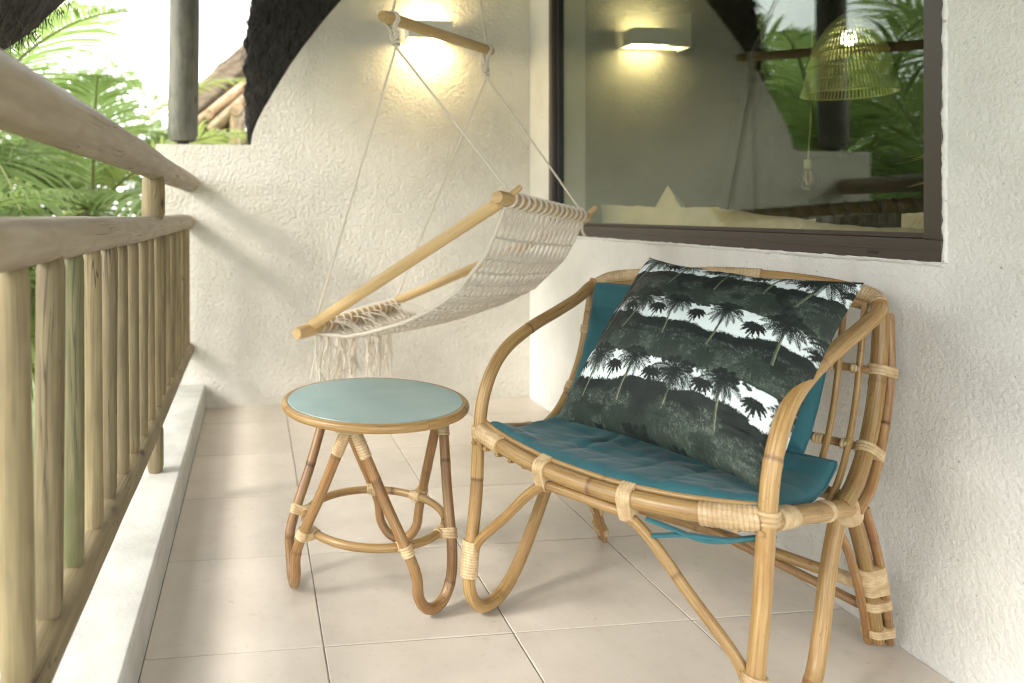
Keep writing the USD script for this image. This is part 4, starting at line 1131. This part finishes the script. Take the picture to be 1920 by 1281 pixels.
def pillow_geo(c, n, bulge, seed, back=False, pin_top=0.15):
    u = np.linspace(-1, 1, n)
    a, b = np.meshgrid(u, u, indexing="ij")          # a across, b down
    pin = 0.06
    aa = a * (1 - pin * (1 - b**2))
    bb = b * (1 - np.where(b < 0, pin_top, pin) * (1 - a**2))
    wa, wb = (aa + 1) / 2, (bb + 1) / 2
    TL, TR, BR, BL = c
    p = (TL * ((1 - wa) * (1 - wb))[..., None] + TR * (wa * (1 - wb))[..., None] + BR * (wa * wb)[..., None] + BL * ((1 - wa) * wb)[..., None])
    nrm = unit(np.cross(TR - TL, BL - TL))
    if nrm[1] > 0:
        nrm = -nrm
    h = bulge * np.clip((1 - np.abs(a) ** 2.6) * (1 - np.abs(b) ** 2.6), 0, 1) ** 0.55
    e = np.maximum(np.abs(a), np.abs(b))
    wr = (meshkit.fbm(np.stack([a * 2.2, b * 2.2, a * 0 + seed], -1), 3, seed) - 0.5) * 0.016
    fold = np.abs(meshkit.noise(np.stack([a * 9 + b * 2, b * 2.2, a * 0 + seed], -1), seed + 3) - 0.5) * 0.012 * np.clip((e - 0.55) * 3, 0, 1)
    low = np.clip((b - 0.55) * 2.2, 0, 1) * np.clip((a + 0.2), 0, 1)
    crk = (np.abs(meshkit.noise(np.stack([a * 5 + b * 3, b * 15, a * 0 + seed], -1), seed + 6) - 0.5) - 0.15) * 0.03 * low
    k = np.where(e < 0.999, 1, 0)
    h = h + (wr + fold + crk) * k * np.clip((1 - e) * 8, 0, 1)
    sgn = -0.55 if back else 1.0
    return p + nrm * (h * sgn)[..., None], a, b


t = thing("pillow", "square cushion printed with dark palm trees leaning in the armchair", "cushion", CH_O, CH_A)
NP = 430
pp, pa, pb = pillow_geo(PILLOW, NP, 0.104, 4)
img = palm_print()
H_ = img.shape[0]
ix = np.clip(((pa + 1) / 2 * (H_ - 1)), 0, H_ - 1).astype(int)
iy = np.clip(((pb + 1) / 2 * (H_ - 1)), 0, H_ - 1).astype(int)
colr = img[iy, ix].reshape(-1, 3)
i, j = np.meshgrid(np.arange(NP - 1), np.arange(NP - 1), indexing="ij")
q = np.stack([i * NP + j, i * NP + j + 1, (i + 1) * NP + j + 1, (i + 1) * NP + j], -1).reshape(-1, 4)


def grid_put(name, p, q, m, color=None):
    du, dv = np.gradient(p, axis=0), np.gradient(p, axis=1)
    n = np.cross(du, dv); n /= np.linalg.norm(n, axis=-1, keepdims=True) + 1e-12
    return n


n_ = grid_put("x", pp, q, None)
if (n_[NP // 2, NP // 2] @ np.array([0, -1, 0.3])) < 0:
    n_, q = -n_, q
else:
    q = q[:, ::-1]
f_ = np.vstack([q[:, [0, 1, 2]], q[:, [0, 2, 3]]])
put("front_cover", (pp.reshape(-1, 3), f_, n_.reshape(-1, 3), np.stack([pa, pb], -1).reshape(-1, 2)), M_PRINT, t, color=colr)
NB = 80
pk, ka, kb = pillow_geo(PILLOW, NB, 0.068, 4, back=True)
ib = np.clip(((ka + 1) / 2 * (H_ - 1)), 0, H_ - 1).astype(int)
jb = np.clip(((kb + 1) / 2 * (H_ - 1)), 0, H_ - 1).astype(int)
i, j = np.meshgrid(np.arange(NB - 1), np.arange(NB - 1), indexing="ij")
qb = np.stack([i * NB + j, i * NB + j + 1, (i + 1) * NB + j + 1, (i + 1) * NB + j], -1).reshape(-1, 4)
put("back_cover", (pk.reshape(-1, 3), qb), M_PRINT, t, smooth=True, color=img[jb, ib].reshape(-1, 3))

# ------------------------------------------------------------------ the room behind the window
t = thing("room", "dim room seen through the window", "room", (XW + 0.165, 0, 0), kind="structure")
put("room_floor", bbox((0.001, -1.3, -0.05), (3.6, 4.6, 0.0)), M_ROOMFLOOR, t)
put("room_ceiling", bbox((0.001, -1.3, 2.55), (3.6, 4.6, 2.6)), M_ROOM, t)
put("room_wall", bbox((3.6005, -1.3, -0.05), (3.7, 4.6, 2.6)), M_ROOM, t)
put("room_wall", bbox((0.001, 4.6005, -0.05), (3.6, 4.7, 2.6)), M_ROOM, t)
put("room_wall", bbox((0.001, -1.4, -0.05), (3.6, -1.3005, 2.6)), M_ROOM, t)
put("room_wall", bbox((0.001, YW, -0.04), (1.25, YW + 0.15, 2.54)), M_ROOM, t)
t = thing("room_wall_lamp", "wide pale box lamp on the inside wall seen through the window", "wall lamp", (1.99, YW, 1.835))
put("front_panel", bbox((-0.17, -0.12, -0.085), (0.17, -0.115, 0.085), 0.002), M_LAMP, t)
for sg in (-1, 1):
    put("side_panel", bbox((sg * 0.17 - (0.005 if sg > 0 else 0), -0.1145, -0.085), (sg * 0.17 + (0.005 if sg < 0 else 0), -0.0005, 0.085), 0.001), M_LAMP, t)
    put("diffuser", bbox((-0.16, -0.11, sg * 0.07 - 0.003), (0.16, -0.004, sg * 0.07 + 0.003)), M_EMIT2, t)


def soft(name, label, pts, group=None):
    c = [np.array(p, float) for p in pts]
    ctr = sum(c) / 4
    base = np.array([ctr[0], ctr[1], min(p[2] for p in c)])
    tt = thing(name, label, "cushion", base)
    cc = [p - base for p in c]
    n = 64
    geo = []
    for back in (False, True):
        u = np.linspace(-1, 1, n)
        a, b = np.meshgrid(u, u, indexing="ij")
        p, _, _ = pillow_geo(cc, n, 0.085, int(abs(ctr[1]) * 7) + 3, pin_top=0.03)
        p = p + 0.016 * (meshkit.fbm(np.stack([a * 2.6 + ctr[1] * 5, b * 2.6, a * 0], -1), 3, 9)[..., None] - 0.5)
        nrm = unit(np.cross(cc[1] - cc[0], cc[3] - cc[0]))
        if back:
            w = (1 - np.abs(a) ** 2.6) * (1 - np.abs(b) ** 2.6)
            p = p + nrm * (2 * 0.05 * np.clip(w, 0, 1) ** 0.55)[..., None] * (1 if nrm[1] > 0 else -1)
        geo.append(p)
    i, j = np.meshgrid(np.arange(n - 1), np.arange(n - 1), indexing="ij")
    q = np.stack([i * n + j, i * n + j + 1, (i + 1) * n + j + 1, (i + 1) * n + j], -1).reshape(-1, 4)
    V = np.vstack([geo[0].reshape(-1, 3), geo[1].reshape(-1, 3)])
    put("cover", (V, np.vstack([q, q[:, ::-1] + n * n])), M_LINEN, tt, smooth=True)


t = thing("daybed", "beige daybed below the window inside the room", "bed", (2.0, 2.2, 0))
put("base", bbox((-0.44, -1.1, 0.02), (0.44, 1.15, 0.40), 0.02), M_ROOMFLOOR, t)
put("mattress", bbox((-0.43, -1.09, 0.405), (0.43, 1.14, 0.60), 0.05), M_LINEN, t)
soft("room_cushion", "beige cushion with one tall upright corner behind the window glass", [(1.70, 2.81, 1.04), (1.66, 2.54, 0.84), (1.64, 2.78, 0.60), (1.68, 3.06, 0.80)])
soft("room_cushion", "long low beige cushion at the left end behind the window glass", [(1.63, 3.25, 0.965), (1.62, 2.36, 0.945), (1.60, 2.40, 0.60), (1.61, 3.25, 0.60)])
soft("room_cushion", "beige cushion with a pointed crest in the middle of the window sill", [(1.63, 2.40, 0.948), (1.63, 1.93, 0.905), (1.60, 1.95, 0.60), (1.60, 2.38, 0.60)])
soft("room_cushion", "flat beige cushion at the right of the row behind the glass", [(1.62, 1.98, 0.905), (1.62, 1.50, 0.885), (1.59, 1.50, 0.60), (1.59, 1.98, 0.60)])
soft("room_cushion", "pale yellow cushion in the right corner of the window", [(1.72, 1.74, 0.925), (1.70, 1.45, 0.95), (1.66, 1.45, 0.62), (1.68, 1.74, 0.62)])

t = thing("pendant_lamp", "woven cane pendant lamp with tiers lit inside the room", "pendant lamp", (2.5, 2.78, 1.40))
PR = [(0.0, 0.258), (0.034, 0.255), (0.062, 0.245), (0.098, 0.250 - 0.02)]
tiers = [(0.012, 0.075, 0.372, 0.335), (0.052, 0.120, 0.352, 0.296), (0.092, 0.158, 0.314, 0.246), (0.132, 0.190, 0.264, 0.186), (0.160, 0.210, 0.206, 0.122), (0.182, 0.222, 0.142, 0.060), (0.196, 0.240, 0.082, 0.0)]
for k, (ra_, rb_, za, zb_) in enumerate(tiers):
    ra_, rb_, za, zb_ = ra_ * 0.72, rb_ * 0.72, 0.03 + za * 0.92, 0.03 + zb_ * 0.92
    gs = []
    nn = int(2 * PI * rb_ / 0.014)
    for q_ in range(nn):
        a = 2 * PI * q_ / nn
        p0, p1 = np.array([ra_ * math.cos(a), ra_ * math.sin(a), za]), np.array([rb_ * math.cos(a + 0.02), rb_ * math.sin(a + 0.02), zb_])
        gs.append(sweep(np.array([p0, (p0 + p1) / 2 + np.array([0.004 * math.cos(a), 0.004 * math.sin(a), 0]), p1]), 0.0042, 5))
    aa = np.linspace(0, 2 * PI, 49)
    for r_, z_ in ((rb_, zb_), ((ra_ + rb_) / 2, (za + zb_) / 2)):
        gs.append(sweep(np.c_[r_ * np.cos(aa), r_ * np.sin(aa), np.full(49, z_)], 0.003, 5, closed=True))
    put("cane_tier", cat_geo(gs), M_SHADE, t)
put("flex", sweep(resample(np.array([(0, 0, 0.30), (0, 0, 1.15)]), 0.05), 0.004, 6), M_TRACK, t)
b_ = trimesh.creation.icosphere(3, 0.032); b_.apply_translation([0, 0, 0.265])
put("bulb", b_, M_BULB, t, smooth=True)
put("lamp_holder", trimesh.creation.cylinder(0.018, 0.05, sections=16, transform=trimesh.transformations.translation_matrix([0, 0, 0.32])), M_TRACK, t)

t = thing("bare_bulb", "bare clear bulb hanging on a pale cord inside the room", "light bulb", (2.5, 3.008, 1.03))
M_CLEAR = mat("clear_bulb_glass", {"f": ("fresnel", {"IOR": 1.45}), "tr": ("transparent_bsdf", {"color": (0.9, 0.92, 0.9)}), "g": ("glossy_bsdf", {"roughness": 0.02}), "m": ("mix_closure", {})}, [("f.fac", "m.fac"), ("tr.BSDF", "m.closure1"), ("g.BSDF", "m.closure2")], surface="m.closure")
pf = np.array([(0.0, 0.0), (0.02, 0.004), (0.034, 0.02), (0.038, 0.042), (0.032, 0.066), (0.018, 0.088), (0.014, 0.10)])
put("glass_bulb", trimesh.creation.revolve(pf, sections=24), M_CLEAR, t, smooth=True)
put("filament", sweep(spline([(0.008, 0, 0.09), (0.012, 0, 0.04), (0, 0.004, 0.025), (-0.012, 0, 0.04), (-0.008, 0, 0.09)], 0.006), 0.0012, 5), M_FILAMENT, t)
put("lamp_holder", trimesh.creation.cylinder(0.016, 0.04, sections=16, transform=trimesh.transformations.translation_matrix([0, 0, 0.118])), M_BULB if False else M_SHADE, t)
put("flex", sweep(spline([(0, 0, 0.135), (0.0, -0.02, 0.4), (0.0, -0.02, 1.5)], 0.05), 0.0022, 6), M_SHADE, t)

t = thing("pot_plant", "leafy house plant at the right edge of the window", "plant", (1.86, 1.60, 0.60))
put("pot", trimesh.creation.revolve(np.array([(0, 0), (0.06, 0), (0.08, 0.14), (0.072, 0.14), (0.066, 0.12), (0, 0.12)]), sections=24), M_LAMP, t, smooth=20)
gl = np.random.default_rng(3)
for k in range(9):
    az, L = gl.uniform(0, 2 * PI), gl.uniform(0.25, 0.42)
    tip = np.array([math.cos(az) * 0.13, math.sin(az) * 0.10, 0.14 + L])
    put("stem", sweep(spline([(0, 0, 0.12), tip * [0.4, 0.4, 0.6], tip], 0.03), 0.003, 5), M_RACHIS, t)
    w = np.array([-math.sin(az), math.cos(az), 0])
    o_ = np.array([math.cos(az), math.sin(az), -0.25])
    pts = [tip, tip + o_ * 0.05 + w * 0.028, tip + o_ * 0.11, tip + o_ * 0.05 - w * 0.028]
    put("leaf", (np.array(pts), np.array([[0, 1, 2], [0, 2, 3]])), M_DRY, t)

# ------------------------------------------------------------------ pavilion next door
t = thing("neighbour_pavilion", "brown thatched pavilion roof with round timbers beyond the end wall", "pavilion", (-0.3, 7.1, -3.0))
PO = np.array([-0.3, 7.1, -3.0])
ux, uz = unit(np.array([0.55, 0, 0.46]))[[0, 2]]


def slope(x):
    return 2.195 + (x + 0.526) * 0.83


sec = [(-0.62, slope(-0.62) - 0.30), (-0.64, slope(-0.62) - 0.16), (-0.56, slope(-0.58) - 0.03), (-0.3, slope(-0.3)), (0.3, slope(0.3)), (1.6, slope(1.6)), (1.6, slope(1.6) - 0.3), (0.3, slope(0.3) - 0.26)]
d3 = dense(sec, 90)
R3 = np.array([np.c_[d3[:, 0], np.full(len(d3), y), d3[:, 1]] for y in np.arange(7.0, 10.5, 0.1)])
R3[..., 2] += 0.05 * (meshkit.fbm(R3 * 7, 4, 31) - 0.5)
R3[..., 1] += 0.06 * (meshkit.fbm(R3 * 9, 3, 32) - 0.5)
put("thatch", loft(R3 - PO), M_THATCH2, t, smooth=True)


def timber(name, a, b, r, m=M_PALEWOOD, seed=1):
    put(name, sweep(resample(np.array([a, b]) - PO, 0.05), r, 14, rough=(0.03, seed, 4), bevel=0.01), m, t)


timber("rafter", (-0.62, 7.02, 1.72), (0.9, 7.02, 2.98), 0.045, M_PALEWOOD, 2)
timber("rafter", (-0.62, 7.12, 1.60), (0.9, 7.12, 2.86), 0.035, M_DARKWOOD, 3)
timber("rafter", (-0.42, 6.96, 1.70), (0.7, 6.96, 2.72), 0.055, M_PALEWOOD, 4)
timber("post", (-0.18, 6.95, -3.1), (-0.18, 6.95, 1.90), 0.055, M_PALEWOOD, 5)
timber("beam", (-0.43, 6.95, 1.86), (-0.43, 9.9, 1.86), 0.055, M_PALEWOOD, 6)
timber("beam", (-0.17, 6.88, 1.90), (-0.17, 9.9, 1.90), 0.075, M_PALEWOOD, 7)
for k, y in enumerate((7.8, 8.6, 9.4)):
    timber("rafter", (-0.6, y, 1.66), (1.2, y, 3.15), 0.045, M_DARKWOOD, 8 + k)
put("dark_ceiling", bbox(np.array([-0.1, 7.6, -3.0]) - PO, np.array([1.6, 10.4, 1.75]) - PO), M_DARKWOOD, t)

# ------------------------------------------------------------------ palms and trees outside
def frond_mesh(L, az, el, droop, seed, nl=46, width=1.0, twist=0.0):
    G = np.random.default_rng(seed)
    u = np.linspace(0, 1, 22)
    h = np.array([math.cos(az), math.sin(az), 0])
    ang = el - droop * u**1.25
    ds = L / 21
    p = np.vstack([[0, 0, 0], np.cumsum((np.cos(ang)[:-1, None] * h + np.sin(ang)[:-1, None] * np.array([0, 0, 1])) * ds, 0)])
    rach = sweep(p, np.linspace(0.018, 0.004, 22) * min(1.2, L / 2.4), 6)
    T_ = np.gradient(p, axis=0); T_ /= np.linalg.norm(T_, axis=1, keepdims=True)
    side = np.cross(h, [0, 0, 1.0])
    vs, fs, o = [], [], 0
    for k in range(nl):
        uu = 0.13 + 0.86 * k / (nl - 1)
        b = np.array([np.interp(uu, u, p[:, c]) for c in range(3)])
        tv = unit([np.interp(uu, u, T_[:, c]) for c in range(3)])
        nv = np.cross(side, tv)
        if nv[2] < 0:
            nv = -nv
        ll = L * 0.30 * (math.sin(PI * min(0.97, 0.16 + uu * 0.8)) ** 0.8) * G.uniform(0.85, 1.1)
        w = 0.017 * width * (L / 2.4) * (1 - 0.3 * uu)
        for s in (-1, 1):
            d = unit(side * s * (1 - 0.35 * uu) + tv * (0.55 + 0.5 * uu) + nv * (0.28 + twist) + G.normal(0, 0.05, 3))
            g0 = np.array([0, 0, -1.0])
            pts = []
            q_ = b.copy()
            nseg = 5
            for i in range(nseg + 1):
                v_ = i / nseg
                pts.append(q_.copy())
                d = unit(d + g0 * (0.10 + 0.16 * v_) * G.uniform(0.6, 1.3))
                q_ = q_ + d * ll / nseg
            pts = np.array(pts)
            wv = unit(np.cross(d, nv) + 1e-6)
            prof = np.array([0.5, 1.0, 0.95, 0.75, 0.45, 0.05]) * w
            V = np.empty((2 * (nseg + 1), 3))
            V[0::2] = pts + wv * prof[:, None]
            V[1::2] = pts - wv * prof[:, None]
            vs.append(V)
            for i in range(nseg):
                fs += [[o + 2 * i, o + 2 * i + 1, o + 2 * i + 3], [o + 2 * i, o + 2 * i + 3, o + 2 * i + 2]]
            o += len(V)
    return rach, (np.vstack(vs), np.array(fs))


def palm(x, y, zc, n, L, seed, label, yellow=0.2, lean=0.2, elmax=1.25, width=1.15):
    G = np.random.default_rng(seed)
    tt = thing("palm_tree", label, "palm tree", (x, y, -3.1), group=None)
    top_ = np.array([0, 0, zc + 3.1])
    tr = spline([(lean, -lean * 0.5, -0.1), (lean * 0.7, -lean * 0.2, top_[2] * 0.45), top_ - [0, 0, 0.05]], 0.12)
    s = np.linspace(0, 1, len(tr))
    put("trunk", sweep(tr, 0.13 - 0.05 * s, 12, rough=(0.08, seed, 6)), M_TRUNK, tt)
    for k in range(n):
        az = 2 * PI * k * 0.381966 * 1.0 + G.uniform(-0.2, 0.2)
        e = elmax - (elmax + 0.55) * (k / (n - 1)) ** 0.9
        rach, lf = frond_mesh(L * G.uniform(0.85, 1.1), az, e, G.uniform(0.7, 1.25), seed * 50 + k, width=width)
        m_ = M_PALM2 if G.random() < yellow else M_PALM
        if k >= n - 2:
            m_ = M_DRY
        fr = UsdGeom.Xform.Define(stage, pathof(tt) + "/" + numbered(pathof(tt), "frond"))
        fr.AddTranslateOp().Set(Gf.Vec3d(*map(float, top_)))
        put("rachis", rach, M_RACHIS, fr.GetPrim())
        put("leaflets", lf, m_, fr.GetPrim())


palm(-2.30, 4.6, 0.30, 21, 1.95, 1, "nearest palm with big bright fronds just outside the railing", 0.35, elmax=1.4, width=1.5)
palm(-1.95, 3.75, 0.05, 16, 1.3, 9, "small palm with broad leaflets right behind the railing posts", 0.4, elmax=1.35, width=2.2)
palm(-2.75, 2.3, -0.45, 18, 1.75, 2, "low palm just below the railing at the left", 0.3, elmax=1.2, width=1.4)
palm(-2.5, 6.2, 1.30, 20, 2.4, 3, "green palm behind the nearest one left of the post", 0.15, width=1.3)
palm(-1.35, 6.3, 0.95, 20, 1.9, 4, "palm arching its fronds beside the pavilion roof", 0.2, width=1.3)
palm(-3.9, 5.4, 1.0, 18, 2.5, 5, "tall palm standing further left in the garden", 0.2)
palm(-4.6, 8.2, 0.7, 17, 2.6, 6, "distant palm between the tall palm and the trees", 0.2)
palm(-5.8, 4.2, 1.3, 17, 2.6, 7, "palm reflected in the window, far left of the balcony", 0.25)
palm(-3.4, 3.2, -0.1, 17, 2.3, 8, "low palm close below the balcony, reflected in the window", 0.3)


def tree(x, y, h, cr, seed, label, n=3400):
    G = np.random.default_rng(seed)
    tt = thing("garden_tree", label, "tree", (x, y, -3.1))
    tk = spline([(0, 0, -0.1), (0.1, 0.05, h * 0.4), (0, 0, h * 0.75)], 0.2)
    limbs = [sweep(tk, np.linspace(0.16, 0.06, len(tk)), 9)]
    for k in range(6):
        a = 2 * PI * k / 6
        b = spline([(0.05, 0, h * (0.4 + 0.04 * k)), (math.cos(a) * cr * 0.4, math.sin(a) * cr * 0.4, h * 0.62), (math.cos(a) * cr * 0.75, math.sin(a) * cr * 0.75, h * 0.75)], 0.2)
        limbs.append(sweep(b, np.linspace(0.06, 0.02, len(b)), 7))
    put("trunk", cat_geo(limbs), M_TRUNK, tt)
    cl = G.normal(0, 1, (34, 3)); cl /= np.linalg.norm(cl, axis=1, keepdims=True)
    cl *= G.uniform(0.35, 1.0, (34, 1)) * [cr, cr, cr * 0.7]
    pts = cl[G.integers(34, size=n)] + G.normal(0, cr * 0.16, (n, 3))
    pts[:, 2] += h * 0.78
    d = G.normal(0, 1, (n, 3)); d[:, 2] -= 0.4; d /= np.linalg.norm(d, axis=1, keepdims=True)
    w = np.cross(d, G.normal(0, 1, (n, 3))); w /= np.linalg.norm(w, axis=1, keepdims=True)
    l = G.uniform(0.10, 0.22, (n, 1))
    V = np.stack([pts, pts + d * l * 0.5 + w * l * 0.28, pts + d * l, pts + d * l * 0.5 - w * l * 0.28], 1).reshape(-1, 3)
    f = (np.arange(n)[:, None, None] * 4 + np.array([[0, 1, 2], [0, 2, 3]])[None]).reshape(-1, 3)
    put("crown", (V, f), M_TREE, tt)


tree(-3.0, 12.5, 6.6, 1.9, 1, "bushy green tree behind the palms, nearest to the pavilion")
tree(-6.5, 12.0, 6.9, 2.2, 2, "bushy green tree behind the palms, second from the pavilion")
tree(-10.5, 10.5, 7.0, 2.4, 3, "wide bushy tree behind the palms seen in the window")
tree(-13.0, 6.5, 6.8, 2.4, 4, "dense tree left of the balcony seen in the window")
tree(-0.9, 14.5, 6.0, 1.7, 5, "low tree beyond the pavilion post")
